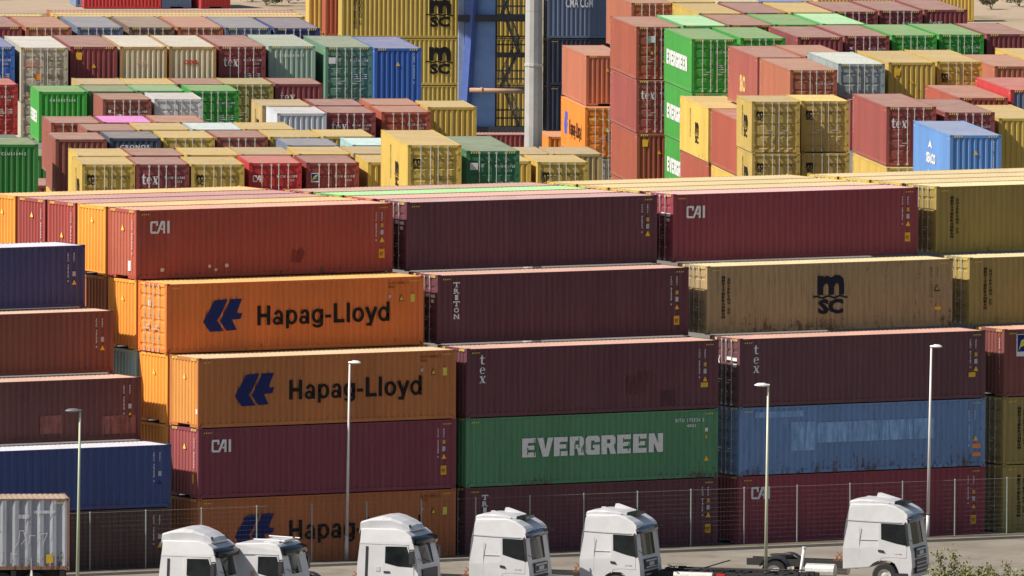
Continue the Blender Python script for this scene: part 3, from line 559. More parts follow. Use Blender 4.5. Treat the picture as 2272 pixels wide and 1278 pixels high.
 (96.44, 118.75, 8.004, 40, 2.896, 'c', 'YLB', None, 'yellow container with black side lettering right of the green tower', 1, None, 0.3, 'msc', None),
 (91.37, 107.12, 8.004, 40, 2.896, 'c', 'RBR', None, 'brick red container with sunlit side left of the yellow door pair', 1, None, 0.3, None, None),
 (96.5, 118.79, 5.104, 40, 2.896, 'c', 'RBR', None, 'brick red container under the yellow one with black side letters', 1, None, 0.3, None, None),
 (91.07, 106.55, 5.104, 40, 2.896, 'c', 'YLB', None, 'yellow container under the brick red one', 1, None, 0.3, None, None),
 (82.08, 90.64, 10.364, 20, 2.591, 'd', 'YLD', 'msc', 'upper left yellow container of the four with doors', 1, None, 0.3, 'msc', None),
 (84.69, 90.17, 10.364, 20, 2.591, 'd', 'YLD', 'msc', 'upper right yellow container with bright yellow roof patch', 1, (0.8, 0.62, 0.16), 0.3, None, None),
 (82.06, 90.55, 7.773, 20, 2.591, 'd', 'YLD', 'msc', 'lower left yellow container of the four with doors', 1, None, 0.3, 'msc', None),
 (84.54, 89.86, 7.773, 20, 2.591, 'd', 'YLD', 'msc', 'lower right yellow container of the four with doors', 1, None, 0.3, None, None),
 (92.83, 98.7, 9.809, 20, 2.591, 'c', 'MAR', None, 'dark maroon container squeezed between yellow doors and the tex one', 1, None, 0.3, None, None)]
RZB = -math.atan2(.40450322, .91453657)
for x, y, z, ln, h, e, col, mk, lab, g, roof, wear, smk, ec in BACK:
    container(lab, x, y, z, RZB, ln, h, e, col, mk, ('containers in the back left block' if g == 0 else 'containers in the back right block'), roof, wear, smk, ec, post=(.45, .26, .10) if mk in ('oocl', 'fad') else None)
# long sides towards the road: the wall of stacks behind the crane
H = 2.896
def side_on(label, x, y, z, col, **kw):
    p = Vector((x, y, 0)) + LA * CW
    return container(label, p.x, p.y, z, RZB - math.pi / 2, kw.pop('ln', 40), kw.pop('h', H), kw.pop('end', 'c'), col, **kw)
GM = 'containers stacked behind the crane'
P0 = Vector((137.24, 230.31, 0))
for k, (z, lb) in enumerate(((8.688, 'yellow container top of the stack behind the blue crane leg'), (5.792, 'yellow container second from top behind the blue crane leg'), (2.896, 'yellow container third from top behind the blue crane leg'))):
    r = side_on(lb, P0.x, P0.y, z, 'YEL', grp=GM, wear=.2)
    if k < 2: decal(r, "emblem", place(msc(), 6.05, .7, 1.0, 1.12), 'R', BLACK)
    if k == 0: decal(r, "lettering", column("MEDITERRANEAN", .75, 2.4, .18, .14, .04) + column("SHIPPING CO", 1.05, 2.35, .18, .14, .04), 'R', BLACK)
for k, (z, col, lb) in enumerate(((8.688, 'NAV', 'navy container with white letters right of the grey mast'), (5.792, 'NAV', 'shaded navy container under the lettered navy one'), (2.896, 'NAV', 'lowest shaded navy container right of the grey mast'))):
    q = P0 + UA * 12.7; r = side_on(lb, q.x, q.y, z, 'SLT' if k == 0 else (.03, .035, .065), grp=GM, wear=.1)  # lower two tiers get a near-black colour that paints in the crane's shade
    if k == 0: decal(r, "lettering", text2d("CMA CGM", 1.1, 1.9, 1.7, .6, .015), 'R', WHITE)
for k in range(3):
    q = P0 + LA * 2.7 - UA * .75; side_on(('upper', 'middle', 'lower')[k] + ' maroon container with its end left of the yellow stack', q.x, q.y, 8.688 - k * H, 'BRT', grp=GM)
    q = P0 + LA * 5.4 - UA * 1.5; side_on(('upper', 'middle', 'lower')[k] + ' orange yellow container peeking out left of the maroon end', q.x, q.y, 8.688 - k * H, 'YLB', grp=GM)
# maroon containers lying across in front of the crane foot
def px_side(px, py, z, d):                                      # kept as plain numbers below
    pass
side_on('low maroon container lying across at the crane foot', 120.76, 199.04, 1.9, 'MAR', grp='containers at the crane foot')
container('small orange container beside the mast foot', 127.02, 187.64, 2.52, RZB, 20, 2.591, 'c', 'ORG', grp='containers at the crane foot')
# yellow and pink roofs lying across behind the farthest left row
for i, (u, v, col, lb) in enumerate(((0, 0, 'YEL', 'front long yellow roof behind the farthest left row'), (0, 2.6, 'YEL', 'second long yellow roof behind the farthest left row'), (0, 5.2, 'RBP', 'pinkish long roof behind the two yellow roofs'), (-14.4, .6, 'YEL', 'yellow roof at the far upper left edge'))):
    q = Vector((83.16, 166.29, 0)) + UA * u + LA * v; side_on(lb, q.x, q.y, 13.87 - H, col, grp='containers lying across at the back', ln=45)
side_on('yellow container standing alone far behind at the right', 270.78, 392.58, 0, 'YEL', grp='containers on the sandy ground far behind')
GF = 'containers on the sandy ground far behind'
side_on('red container with ribbed side on the far sand', 228.57, 433.42, 0, 'RED', grp=GF, ln=20)
container('pale blue container end between two red ones far behind', 234.21, 431.03, 0, RZB + .25, 20, H, 'c', (.16, .26, .45), grp=GF)
container('short red container right of the pale blue one far behind', 237.05, 429.83, 0, RZB + .25, 20, H, 'c', 'RED', grp=GF)
container('blue container peeking out left of the far red one', 229.41, 436.31, 0, RZB, 20, H, 'c', (.16, .26, .45), grp=GF)

# ---------------------------------------------------------------- the front stack
RF = -math.pi / 2
G1 = 'containers of the front stack'
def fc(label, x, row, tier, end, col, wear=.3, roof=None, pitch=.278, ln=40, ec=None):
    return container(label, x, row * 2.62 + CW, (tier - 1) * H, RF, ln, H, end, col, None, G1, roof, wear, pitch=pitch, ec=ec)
ORB = (.52, .175, .045); ORB2 = (.42, .13, .04); ORT = (.78, .19, .03); MRK = (.125, .034, .050); MRC = (.43, .066, .042); MRW = (.22, .036, .066)
CLAR = (.28, .042, .066); MSCT = (.38, .27, .13); MSCY = (.34, .255, .075); EVG = (.08, .245, .12); BLS = (.15, .265, .49); BRD = (.20, .055, .05)
def marks(r, code, ser=WHITE, tri_c=YELS, big=True, dx=0.0):
    dx += random.uniform(-.06, .06); dv = random.uniform(-.10, .08)
    decal(r, "serial_lettering", column(code, 11.35 + dx, 2.52, .075, .095) + column("45G1", 11.62 + dx, 2.52, .075, .10), 'R', ser)
    decal(r, "sticker", rect(11.60 + dx, dv + 1.80, .14, .17), 'R', (.60, .36, .08)); decal(r, "sticker", rect(11.59 + dx, dv + 1.50, .15, .2), 'R', (.5, .48, .5))
    decal(r, "warning_sticker", tri(11.67 + dx, dv + 1.18, random.uniform(.19, .25)), 'R', tri_c)
    if big:
        decal(r, "warning_plate", rect(11.52 + dx, dv + .52, .27, .38), 'R', (.80, .42, .05)); decal(r, "plate_lettering", text2d("9'6\"", 11.56 + dx, dv + .60, .18, .18, .02), 'R', (.15, .06, .02), lift=.009)
def hl(r):
    decal(r, "emblem", place(hl_logo(), 1.72, .86, 1, 1), 'R', NAVYL)
    decal(r, "lettering", grotesk("Hapag-Lloyd", 4.20, 1.06, 6.42, .81), 'R', BLACK)
    decal(r, "serial_lettering", text2d("HLXU 830061 2", 10.5, 2.58, .95, .10, .02, 1.2) + text2d("45G1", 10.5, 2.42, .3, .10, .02), 'R', (.12, .05, .02))
    decal(r, "warning_sticker", tri(11.12, 1.88, .26), 'R', (.03, .03, .02)); decal(r, "warning_sticker", tri(11.12, 1.905, .19), 'R', YELS, lift=.009)
    decal(r, "height_sticker", rect(11.56, 1.82, .20, .33), 'R', (.70, .60, .10)); decal(r, "sticker", rect(10.50, 2.02, .13, .13), 'R', (.45, .42, .45))
def mscside(r, logo=True):
    decal(r, "lettering", column("MEDITERRANEAN", .72, 2.46, .16, .14, .05) + column("SHIPPING CO", 1.00, 2.36, .13, .14, .05), 'R', BLACK)
    if logo:
        decal(r, "emblem", place(msc(), 6.12, .70, 1.0, 1.10), 'R', (.018, .02, .035))
        decal(r, "serial_lettering", column("MEDU 784013 2", 11.1, 2.55, .07, .12) + column("45G1", 11.4, 2.55, .07, .12), 'R', (.12, .09, .05)); decal(r, "warning_sticker", tri(11.42, 1.52, .30), 'R', BLACK); decal(r, "warning_sticker", tri(11.42, 1.56, .21), 'R', MSCT, lift=.009); decal(r, "sticker", rect(11.3, .72, .32, .14), 'R', YELS)
def endtri(r, v=2.0): decal(r, "warning_sticker", tri(1.25, v, .24), 'F', (.9, .62, .12))
def endser(r, s="CAIU 857366 5"): decal(r, "serial_lettering", column(s, 2.05, 2.5, .07, .115), 'F', WHITE)
ORY = (.84, .33, .045)
AX = [.79, .78, .76, .70, .69]; BX = [13.46, 13.46, 13.46, 13.55, 13.54]; CX = [26.70, 26.70, 26.68, 26.64, 26.51]; DX = [39.8, 39.8, 39.8, 39.68, 39.62]
r = fc('orange lettered container at the bottom left behind the white trucks', AX[0], 0, 1, 'c', ORB2); hl(r)
r = fc('purple-red container with white letters between two orange lettered ones', AX[1], 0, 2, 'c', MRW, ec=(.34, .075, .08)); endtri(r); endser(r)  # end panel coloured lighter than the sides to imitate sun on it
decal(r, "lettering", place(cai(), .62, 1.90, .55, .52), 'R', WHITE); marks(r, "CAIU 722283 0"); decal(r, "sticker", rect(1.92, .62, .16, .38), 'F', YELS)
r = fc('brownish orange lettered container third tier, lamp pole across its letters', AX[2], 0, 3, 'c', ORB, .25, (.62, .46, .27), ec=(.64, .28, .06)); hl(r); endtri(r); decal(r, "sticker", rect(2.25, .6, .12, .2), 'F', WHITE)  # lighter, yellower end colour paints in the sunlight
r = fc('bright orange lettered container with sunlit doors, fourth tier', AX[3], 1, 4, 'd', ORT, .15, (.66, .38, .08), ec=(.80, .29, .045)); hl(r); decal(r, "sticker", rect(.9, 1.9, .2, .25), 'F', WHITE); decal(r, "warning_sticker", tri(.95, 1.0, .24), 'F', YELS)  # door colour shifted towards yellow to stand in for sunlight
r = fc('red container with white letters on top at left', AX[4], 2, 5, 'c', MRC, .45, (.58, .31, .22), ec=(.46, .115, .07)); endtri(r); endser(r)  # paler end colour imitates the sunlit look of this face
decal(r, "lettering", place(cai(), .66, 1.90, .55, .52), 'R', WHITE); marks(r, "CAIU 857366 5")
decal(r, "sticker", rect(1.15, .32, .17, .14) + rect(3.4, .42, .13, .12) + rect(3.7, .28, .13, .10) + rect(4.2, .42, .16, .14), 'R', (.75, .55, .5)); decal(r, "sticker", rect(1.75, .35, .22, .42), 'F', WHITE)
decal(r, "soot_mark", [[(7.3, .55), (7.8, .5), (8.0, .9), (7.85, 1.15), (7.6, 1.0), (7.4, 1.12), (7.35, .8)]], 'R', (.23, .04, .035))
for row, tier, x, col, lb, tv in ((1, 3, .76, ORY, 'orange container end right of the pale blue sliver', 2.0), (1, 2, .78, ORY, 'orange container end strip above the blue roof', None), (2, 4, .70, ORY, 'orange container end left of the sunlit orange doors', 2.0), (2, 3, .72, (.42, .60, .54), 'pale green-blue container end in the shaded gap', None), (3, 5, .66, ORY, 'yellow-orange container end beside the red container top left', 2.2), (3, 4, .7, ORB2, 'shaded orange container end left of the fourth tier', None),
                           (4, 5, .64, BRT if False else (.36, .06, .05), 'dark red container end right of another dark red end', 1.4), (5, 5, .62, (.34, .055, .05), 'dark red container end beside the leftmost orange end', 2.1), (6, 5, .6, ORY, 'orange container end at the left picture edge', 2.1)):
    r = fc(lb, x, row, tier, 'c', col, .2, (.66, .42, .17) if row in (3, 6, 7) and tier == 5 else (.42, .20, .19) if row in (4, 5) else None)
    if tv: endtri(r, tv)
    if row in (4, 5) : endser(r)
r = fc('dark maroon container bottom tier with white vertical letters behind the fence', BX[0], 0, 1, 'd', MRK); decal(r, "lettering", triton(.75, 2.58, .32, .265), 'R', WHITE); marks(r, "TRHU 814728 3")
r = fc('green container with big white letters between two maroon ones', BX[1], 0, 2, 'c', EVG, .5); decal(r, "lettering", place(evergreen(), 2.68, 1.17, .696, .79), 'R', WHITE)
[decal(r, "paint_chip", rect(2.68 + .696 * q, 1.17 + a, .05, b_), 'R', EVG, lift=.011) for q, a, b_ in ((.35, .1, .3), (.82, .05, .2), (.84, .5, .25), (3.62, 0, .5), (3.9, .3, .45), (4.1, .1, .2), (2.6, 0, .22), (7.0, .45, .2), (7.35, .1, .3), (8.1, .4, .3))]
decal(r, "serial_lettering", text2d("EITU 175524 2", 10.1, 2.38, 1.4, .15, .03, 1.3) + text2d("45G1", 10.65, 2.16, .45, .12, .03), 'R', WHITE); decal(r, "warning_sticker", tri(11.62, .72, .24), 'R', YELS); decal(r, "sticker", rect(11.55, 1.95, .14, .16) , 'R', WHITE); decal(r, "sticker", rect(11.55, 1.65, .13, .16), 'R', (.45, .35, .05))
r = fc('maroon container with vertical white letters and repaired patches above the green one', BX[2], 0, 3, 'c', MRK, .5, (.54, .30, .25)); decal(r, "lettering", tex_v(.62, 2.22, .40), 'R', WHITE); marks(r, "TGHU 987530 9", big=False, dx=-.1); decal(r, "warning_plate", rect(11.32, .92, .36, .2), 'R', (.75, .45, .06))
decal(r, "repair_patch", rect(7.75, .75, .85, .75), 'R', (.145, .045, .052)); decal(r, "repair_patch", rect(9.35, .22, .75, .62), 'R', (.095, .036, .045)); decal(r, "repair_patch", rect(8.3, 1.2, .55, .5), 'R', (.15, .042, .054), lift=.009)
r = fc('maroon container with six vertical white letters, fourth tier', BX[3], 1, 4, 'd', MRK, .3, (.54, .30, .25)); decal(r, "lettering", triton(.75, 2.58, .32, .265), 'R', WHITE); marks(r, "TRHU 815259 3"); decal(r, "serial_lettering", rect(1.45, 1.95, .35, .14) + rect(1.86, 1.93, .36, .14) + rect(1.9, 1.72, .25, .14), 'F', WHITE)
r = fc('plain dark maroon container on top without letters', BX[4], 2, 5, 'd', MRK, .3, (.42, .24, .25)); marks(r, "CAAU 608964 2", big=False); decal(r, "serial_lettering", rect(1.45, 1.95, .35, .14) + rect(1.86, 1.93, .36, .14) + rect(1.9, 1.72, .25, .14), 'F', WHITE)
for row, rc, lb in ((3, (.60, .33, .27), 'salmon roof strip behind the plain maroon container'), (4, (.30, .62, .26), 'bright green roof strip behind the maroon containers'), (5, (.42, .26, .20), 'brown roof strip behind the green strip')):
    fc(lb, 13.5 - .03 * row, row, 5, 'd', 'GRN' if row == 4 else MRC, .2, rc)
r = fc('red container bottom right with white letters behind the fence', CX[0], 0, 1, 'c', CLAR, .3); decal(r, "lettering", place(cai(), .60, 1.90, .55, .52), 'R', WHITE); marks(r, "CAIU 953228 6")
r = fc('weathered blue container with lighter repainted patches', CX[1], 0, 2, 'd', BLS, .75, (.3, .4, .5))
decal(r, "repaint_patch", rect(2.55, .98, 1.15, 1.22) + rect(3.703, 1.28, 5.9, .86), 'R', (.30, .50, .82)); decal(r, "repaint_patch", rect(.75, 2.42, 2.4, .26), 'R', (.27, .44, .74)); decal(r, "serial_lettering", column("DRYU 101131 8", 11.33, 2.40, .10, .12) + column("45G1", 11.62, 2.40, .08, .11), 'R', (.5, .6, .75)); decal(r, "sticker", rect(11.55, .78, .42, .2) + rect(11.55, .44, .42, .16), 'R', (.80, .28, .10)); decal(r, "warning_sticker", tri(11.7, 1.1, .24), 'R', YELS)
r = fc('dark maroon container with three vertical white letters right of the repaired one', CX[2], 0, 3, 'd', (.12, .042, .055), .25, (.56, .28, .23)); decal(r, "lettering", tex_v(.68, 2.22, .40), 'R', WHITE); marks(r, "TEMU 671167 0", big=False); decal(r, "warning_plate", rect(11.35, .92, .34, .2), 'R', (.75, .45, .06)); decal(r, "lettering", tex_h(.1, 1.75, .36, .46), 'F', WHITE); decal(r, "serial_lettering", rect(1.4, 1.95, .35, .14) + rect(1.86, 1.93, .36, .14) + rect(1.9, 1.68, .3, .14), 'F', WHITE)
r = fc('rusty tan container with large navy emblem', CX[3], 1, 4, 'd', MSCT, .80, (.66, .55, .30)); mscside(r)
r = fc('crimson container with white letters on top', CX[4], 2, 5, 'd', CLAR, .25, (.58, .34, .33)); decal(r, "lettering", place(cai(), .66, 1.86, .55, .52), 'R', WHITE); marks(r, "CAIU 587891 5"); decal(r, "serial_lettering", rect(1.45, 1.95, .35, .14) + rect(1.86, 1.93, .36, .14) + rect(1.9, 1.72, .25, .14), 'F', WHITE)
for row in (3, 4, 5):
    fc(('first', 'second', 'third')[row - 3] + ' yellow roof strip behind the crimson container', 26.45 - .02 * row, row, 5, 'd', 'YEL', .2, (.56, .43, .21))
r = fc('yellow-olive container bottom tier at the right edge', DX[0], 0, 1, 'd', MSCY, .5); mscside(r, False)
r = fc('yellow-olive container second tier at the right edge', DX[1], 0, 2, 'd', MSCY, .5); mscside(r, False)
r = fc('maroon container with blue and yellow square emblem at the right edge', DX[2], 0, 3, 'c', BRD, .3, (.62, .30, .20)); endtri(r, 1.7); endser(r)
decal(r, "emblem_backing", rect(.62, 1.72, .9, .95), 'R', WHITE); decal(r, "emblem_field", rect(.67, 1.92, .8, .72), 'R', (.02, .035, .2), lift=.009); decal(r, "emblem", [[(.72, 1.95), (.85, 2.4), (1.35, 2.6), (1.3, 2.5), (.95, 2.3)], [(.80, 2.1), (.95, 2.28), (1.3, 2.4), (1.2, 2.25)]], 'R', (.7, .7, .1), lift=.014)
r = fc('yellow-tan container fourth tier at the right edge', DX[3], 1, 4, 'd', MSCY, .5, (.66, .55, .30)); mscside(r, False)
r = fc('yellow-olive container on top at the right edge', DX[4], 2, 5, 'd', (.33, .24, .06), .4, (.72, .58, .30)); mscside(r, False)
for row in (3, 4, 5):
    fc(('first', 'second', 'third')[row - 3] + ' yellow roof strip behind the olive container at right', 39.55 - .02 * row, row, 5, 'd', 'YEL', .2, (.56, .43, .21))
# left column of lower containers whose right ends stand before the orange ends
GZ = 'containers of the left column'; S8 = 2.591
def zc(label, row, tier, col, xr, wear=.3, roof=None, pitch=.278, sv=WHITE):
    r = container(label, xr - 12.192, (.37, 2.95, 5.39, 7.45)[row] + CW, (tier - 1) * S8, RF, 40, S8, 'c', col, None, GZ, roof, wear, pitch=pitch)
    decal(r, "serial_lettering", column("APZU 467825 8", 11.35, 2.28, .075, .095) + column("42G1", 11.62, 2.28, .075, .10), 'R', sv)
    decal(r, "sticker", rect(11.59, 1.30, .15, .2), 'R', (.5, .48, .5)); decal(r, "warning_sticker", tri(11.67, .95, .22), 'R', (.03, .05, .22) if tier == 2 else YELS)
    return r
zc('dark brown container bottom tier at left behind the fence', 0, 1, (.10, .045, .045), -.28)
zc('royal blue container second tier at left with bright roof', 0, 2, (.040, .073, .235), -.28, .45, (.56, .58, .68), .36)
r = zc('dark maroon container third tier at left with paler patches', 1, 3, (.15, .043, .04), -.29, .35, (.56, .35, .28)); decal(r, "repaint_patch", rect(10.35, .28, 1.6, .75) + rect(7.5, .38, 1.0, .75), 'R', (.30, .11, .09))
zc('reddish brown container fourth tier at left', 2, 4, (.23, .065, .045), -.27, .3, (.62, .40, .30))
zc('indigo container top tier at left with pale roof', 3, 5, (.055, .058, .165), -.50, .2, (.56, .58, .68))

# ---------------------------------------------------------------- grey container on a trailer at the lower left
GC = tuple((Vector((-10.4, -9.71)) - UA.xy * 12.192 + LA.xy * CW))
r = container('weathered grey container with rusty frame and white graffiti at lower left', *GC, 1.2, RZB - math.pi / 2, 40, H, 'c', (.34, .36, .41), None, None, (.42, .30, .22), .75, pitch=.50, post=(.28, .15, .10))
decal(r, "graffiti", stroke([(9.9, .8), (10.15, 1.15), (10.2, 1.6), (10.35, 1.6), (10.42, 1.25), (10.25, 1.05)], .028) + stroke([(10.55, 1.05), (10.6, 1.4), (10.8, 1.4)], .028) + stroke([(10.95, 1.45), (11.3, 1.5), (11.1, 1.0)], .028) + stroke([(9.5, .35), (9.5, .8)], .034) + stroke([(9.85, .3), (9.85, .7), (10.05, .65)], .034), "R", (.58, .58, .62))
decal(r, "repaint_patch", rect(10.75, 2.28, .85, .12) + rect(10.15, 2.08, .42, .16), 'R', (.62, .62, .64)); decal(r, "sticker", rect(11.25, .3, .28, .34), 'R', (.62, .42, .05))
def wheel_mesh(r=.52, w=.34):
    b = MB(); n = 28
    prof = [(-w / 2, r * .55), (-w / 2, r * .92), (-w / 2 + .04, r), (w / 2 - .04, r), (w / 2, r * .92), (w / 2, r * .55)]
    rows = [[(q * math.cos(2 * math.pi * i / n), y, q * math.sin(2 * math.pi * i / n)) for y, q in prof] for i in range(n + 1)]
    b.grid(rows); return b.mesh("tyre", [RUBBER], False)
def rim_mesh(r=.30, w=.30):
    b = MB(); n = 20
    prof = [(-w / 2 + .02, .05), (-w / 2 + .06, r * .6), (-w / 2, r), (w / 2, r), (w / 2 - .06, r * .6), (w / 2 - .02, .05)]
    b.grid([[(q * math.cos(2 * math.pi * i / n), y, q * math.sin(2 * math.pi * i / n)) for y, q in prof] for i in range(n + 1)]); b.tube((0, -w / 2 + .02, 0), (0, w / 2 - .02, 0), .08, 10)
    return b.mesh("rim", [GALV])
TYRE = wheel_mesh(); RIM = rim_mesh()
def wheel(parent, x, y, z=.52):
    w = link("wheel", TYRE, parent, loc=(x, y, z)); link("rim", RIM, w)
    return w
t = thing('container_trailer', 'dark trailer chassis carrying the weathered grey container', 'trailer', (GC[0] - LA.x * CW, GC[1] - LA.y * CW, .1), RZB)
b = MB(); b.box(0, 12.1, .55, .75, .8, 1.08); b.box(0, 12.1, 1.68, 1.88, .8, 1.08)
for k in range(7): b.box(.1 + k * 1.95, .3 + k * 1.95, .0, 2.43, .84, 1.09)
link("chassis", b.mesh("chassis", [DARK]), t)
for k in range(3):
    for yy in (.25, 2.2): wheel(t, 8.2 + k * 1.3, yy)

# ---------------------------------------------------------------- tractor trucks
def cab_mesh(prof, w, rake, bev=.06):
    """side profile (x forward, z up) spread over the width; upper points are drawn in by rake"""
    bm = bmesh.new(); zt = 2.5
    def yy(z, s): return s * (w / 2 - max(0, z - zt) * rake - max(0, 1.2 - z) * .02)
    A = [bm.verts.new((x, yy(z, -1), z)) for x, z in prof]; B = [bm.verts.new((x, yy(z, 1), z)) for x, z in prof]
    bm.faces.new(A); bm.faces.new(B[::-1]); n = len(prof)
    for i in range(n): j = (i + 1) % n; bm.faces.new((A[j], A[i], B[i], B[j]))
    bmesh.ops.bevel(bm, geom=bm.edges[:], offset=bev, segments=3, profile=.55, affect='EDGES', clamp_overlap=True)
    bmesh.ops.recalc_face_normals(bm, faces=bm.faces[:]); me = D.meshes.new("cab_body"); bm.to_mesh(me); bm.free(); me.materials.append(WPAINT); return me
def panel(pts, y, th=.012, mats=None, name="panel"):
    b = MB(); s = 1 if y > 0 else -1
    o = [(x, y + s * th, z) for x, z in pts]; i = [(x, y - s * .02, z) for x, z in pts]
    if s > 0: o = o[::-1]; i = i[::-1]
    b.poly(o); n = len(o)
    for k in range(n): q = (k + 1) % n; b.poly([o[k], i[k], i[q], o[q]])
    return b.mesh(name, mats)
def chassis(t, back=-4.3):
    b = MB(); b.box(back, .4, -.47, -.37, .72, 1.0); b.box(back, .4, .37, .47, .72, 1.0)
    for k in range(6): b.box(back + .1 + k * .8, back + .22 + k * .8, -.37, .37, .76, .96)
    link("chassis", b.mesh("chassis", [DARK]), t)
    b = MB(); n = 20; cx = back + 1.35
    ring = [(cx + .48 * math.cos(R(a)), .48 * math.sin(R(a))) for a in range(20, 341, 20)]
    for z in (1.10, 1.16): b.poly([(x, y, z) for x, y in ring])
    for k in range(len(ring)): p, q = ring[k], ring[(k + 1) % len(ring)]; b.poly([(p[0], p[1], 1.10), (q[0], q[1], 1.10), (q[0], q[1], 1.16), (p[0], p[1], 1.16)])
    b.box(cx - .3, cx + .3, -.5, .5, 1.0, 1.10); link("fifth_wheel", b.mesh("fifth_wheel", [DARK]), t)
    for s in (-1, 1):
        b = MB(); m = 10
        for k in range(m):
            a0 = R(20 + 140 * k / m); a1 = R(20 + 140 * (k + 1) / m)
            y0, y1 = s * .70, s * 1.24
            b.poly([(cx + .64 * math.cos(a0), y0, .52 + .64 * math.sin(a0)), (cx + .64 * math.cos(a1), y0, .52 + .64 * math.sin(a1)), (cx + .64 * math.cos(a1), y1, .52 + .64 * math.sin(a1)), (cx + .64 * math.cos(a0), y1, .52 + .64 * math.sin(a0))])
        link("mudguard", b.mesh("mudguard", [PLAST]), t); wheel(t, cx, s * .97)
    b = MB(); b.tube((-1.6, -.95, .62), (-.4, -.95, .62), .30, 14); b.tube((-2.0, .95, .62), (-.4, .95, .62), .30, 14); link("fuel_tank", b.mesh("fuel_tank", [GALV]), t)
    b = MB()
    for k in range(4):
        for q in range(5):
            x0 = -.1 - q * .12; b.tube((x0, -.25 + .16 * k, 1.15 + .18 * math.sin(q * .9 + k)), (x0 - .12, -.25 + .16 * k, 1.15 + .18 * math.sin((q + 1) * .9 + k)), .022, 5)
    link("air_hose", b.mesh("air_hose", [simple("hose_red", (.30, .10, .04), .5)]), t)
def truck_new(label, x, y, rz, L=2.42, k=1.0):
    t = thing('tractor_truck', label, 'truck', (x, y, .1), rz, 'white tractor trucks parked by the road'); w = 2.5
    s = L / 2.42
    P = [(0, .75), (0, 1.6), (.09, 2.6), (.20, 3.25), (.24, 3.40), (1.55, 3.44), (1.95, 3.34), (2.26, 3.16), (2.40, 3.02), (2.42, 2.84), (2.36, 2.78), (2.50, 1.78), (2.56, 1.5), (2.60, .95), (2.58, .45), (2.15, .42), (2.1, .85), (1.98, 1.08), (1.78, 1.20), (1.35, 1.20), (1.12, 1.08), (1.0, .85)]
    P = [(a * s, c) for a, c in P]; link("cab_body", cab_mesh(P, w, .16), t)
    # roof air deflector with two upright fins
    b = MB(); rows = []
    for xx, zz, ww in ((.16, 3.40, 1.02), (.19, 3.52, 1.0), (.5, 3.58, .98), (1.0, 3.58, .92), (1.45, 3.54, .80), (1.75, 3.46, .62)):
        rows.append([(xx * s, -ww, 3.38), (xx * s, -ww, zz - .06), (xx * s, -ww * .86, zz), (xx * s, 0, zz + .02), (xx * s, ww * .86, zz), (xx * s, ww, zz - .06), (xx * s, ww, 3.38)])
    b.grid(rows); b.poly(rows[0]); b.poly(rows[-1][::-1]); link("roof_deflector", b.mesh("roof_deflector", [WPAINT]), t)
    b = MB()
    for yv in (.80, -.80):
        pts = [(.72, 3.54), (.78, 3.72), (.90, 3.73), (1.65, 3.50), (1.6, 3.44)]
        for o, yy in ((1, yv + .03), (-1, yv - .03)): b.poly([(a * s, yy, c) for a, c in (pts if o < 0 else pts[::-1])])
        for q in range(5): a, c = pts[q], pts[(q + 1) % 5]; b.poly([(a[0] * s, yv - .03, a[1]), (c[0] * s, yv - .03, c[1]), (c[0] * s, yv + .03, c[1]), (a[0] * s, yv + .03, a[1])])
    link("deflector_fin", b.mesh("deflector_fin", [WPAINT]), t)
    b = MB(); b.box(1.72 * s, 2.12 * s, -.45, .45, 3.38, 3.50); link("roof_hatch", b.mesh("roof_hatch", [GLASS]), t)
    for sd in (-1, 1):
        y0 = sd * w / 2
        dr = link("door", panel([(1.36 * s, 1.08), (1.34 * s, 2.62), (2.30 * s, 2.60), (2.40 * s, 1.7), (2.38 * s, 1.28), (1.78 * s, 1.30), (1.45 * s, 1.26)], y0, .008, [WPAINT], "door"), t)
        link("side_window", panel([(1.44 * s, 2.02), (1.43 * s, 2.66), (2.30 * s, 2.64), (2.41 * s, 1.78), (2.0 * s, 1.86)], y0 + sd * .004, .014, [GLASS], "side_window"), dr)
        b = MB(); ys = sorted((y0 + sd * .008, y0 + sd * .03)); b.poly([(1.33 * s, ys[0 if sd < 0 else 1], 1.60), (1.33 * s, ys[0 if sd < 0 else 1], 1.50), (1.60 * s, ys[0 if sd < 0 else 1], 1.46), (1.54 * s, ys[0 if sd < 0 else 1], 1.57)]); link("door_handle", b.mesh("door_handle", [PLAST]), dr)
        link("pillar_cover", panel([(2.28 * s, 2.66), (2.37 * s, 2.76), (2.50 * s, 1.80), (2.38 * s, 1.74)], y0, .010, [PLAST], "pillar_cover"), t)
        link("side_step", panel([(1.86 * s, .50), (2.46 * s, .50), (2.44 * s, .66), (1.90 * s, .66)], y0, .010, [PLAST], "side_step"), t)
        # seams, character lines and small lettering
        SEAM = D.materials.get("seam") or simple("seam", (.47, .48, .50), .6)
        link("panel_seam", panel([(.62 * s, 1.0), (.62 * s, 3.25), (.63 * s, 3.25), (.63 * s, 1.0)], y0 + sd * .001 - sd * 0, .006, [SEAM], "panel_seam"), t) if False else None
        for q in ([(.12 * s, 2.775), (2.2 * s, 2.715), (2.2 * s, 2.705), (.12 * s, 2.765)], [(.60 * s, 1.2), (.62 * s, 2.5), (.632 * s, 2.5), (.612 * s, 1.2)], [(.64 * s, 1.98), (1.3 * s, 1.98), (1.3 * s, 1.968), (.64 * s, 1.968)]):
            link("panel_seam", panel(q, y0 * (1 - .0 * sd) - sd * (max(0, max(z for _, z in q) - 2.5) * .16), .003, [SEAM], "panel_seam"), t)
        b = MB(); 
        for p_ in text2d("XF 480", .0, 0, .3, .06, .02): b.poly([((1.95 * s + u) if sd < 0 else (2.25 * s - u), y0 + sd * .016, 1.40 + v) for u, v in p_])
        link("lettering", b.mesh("lettering", [DECAL]), t, (.35, .35, .4))
    # windscreen, visor, grille
    b = MB(); X = lambda z: (2.36 + (2.78 - z) * .14 + .035) * s
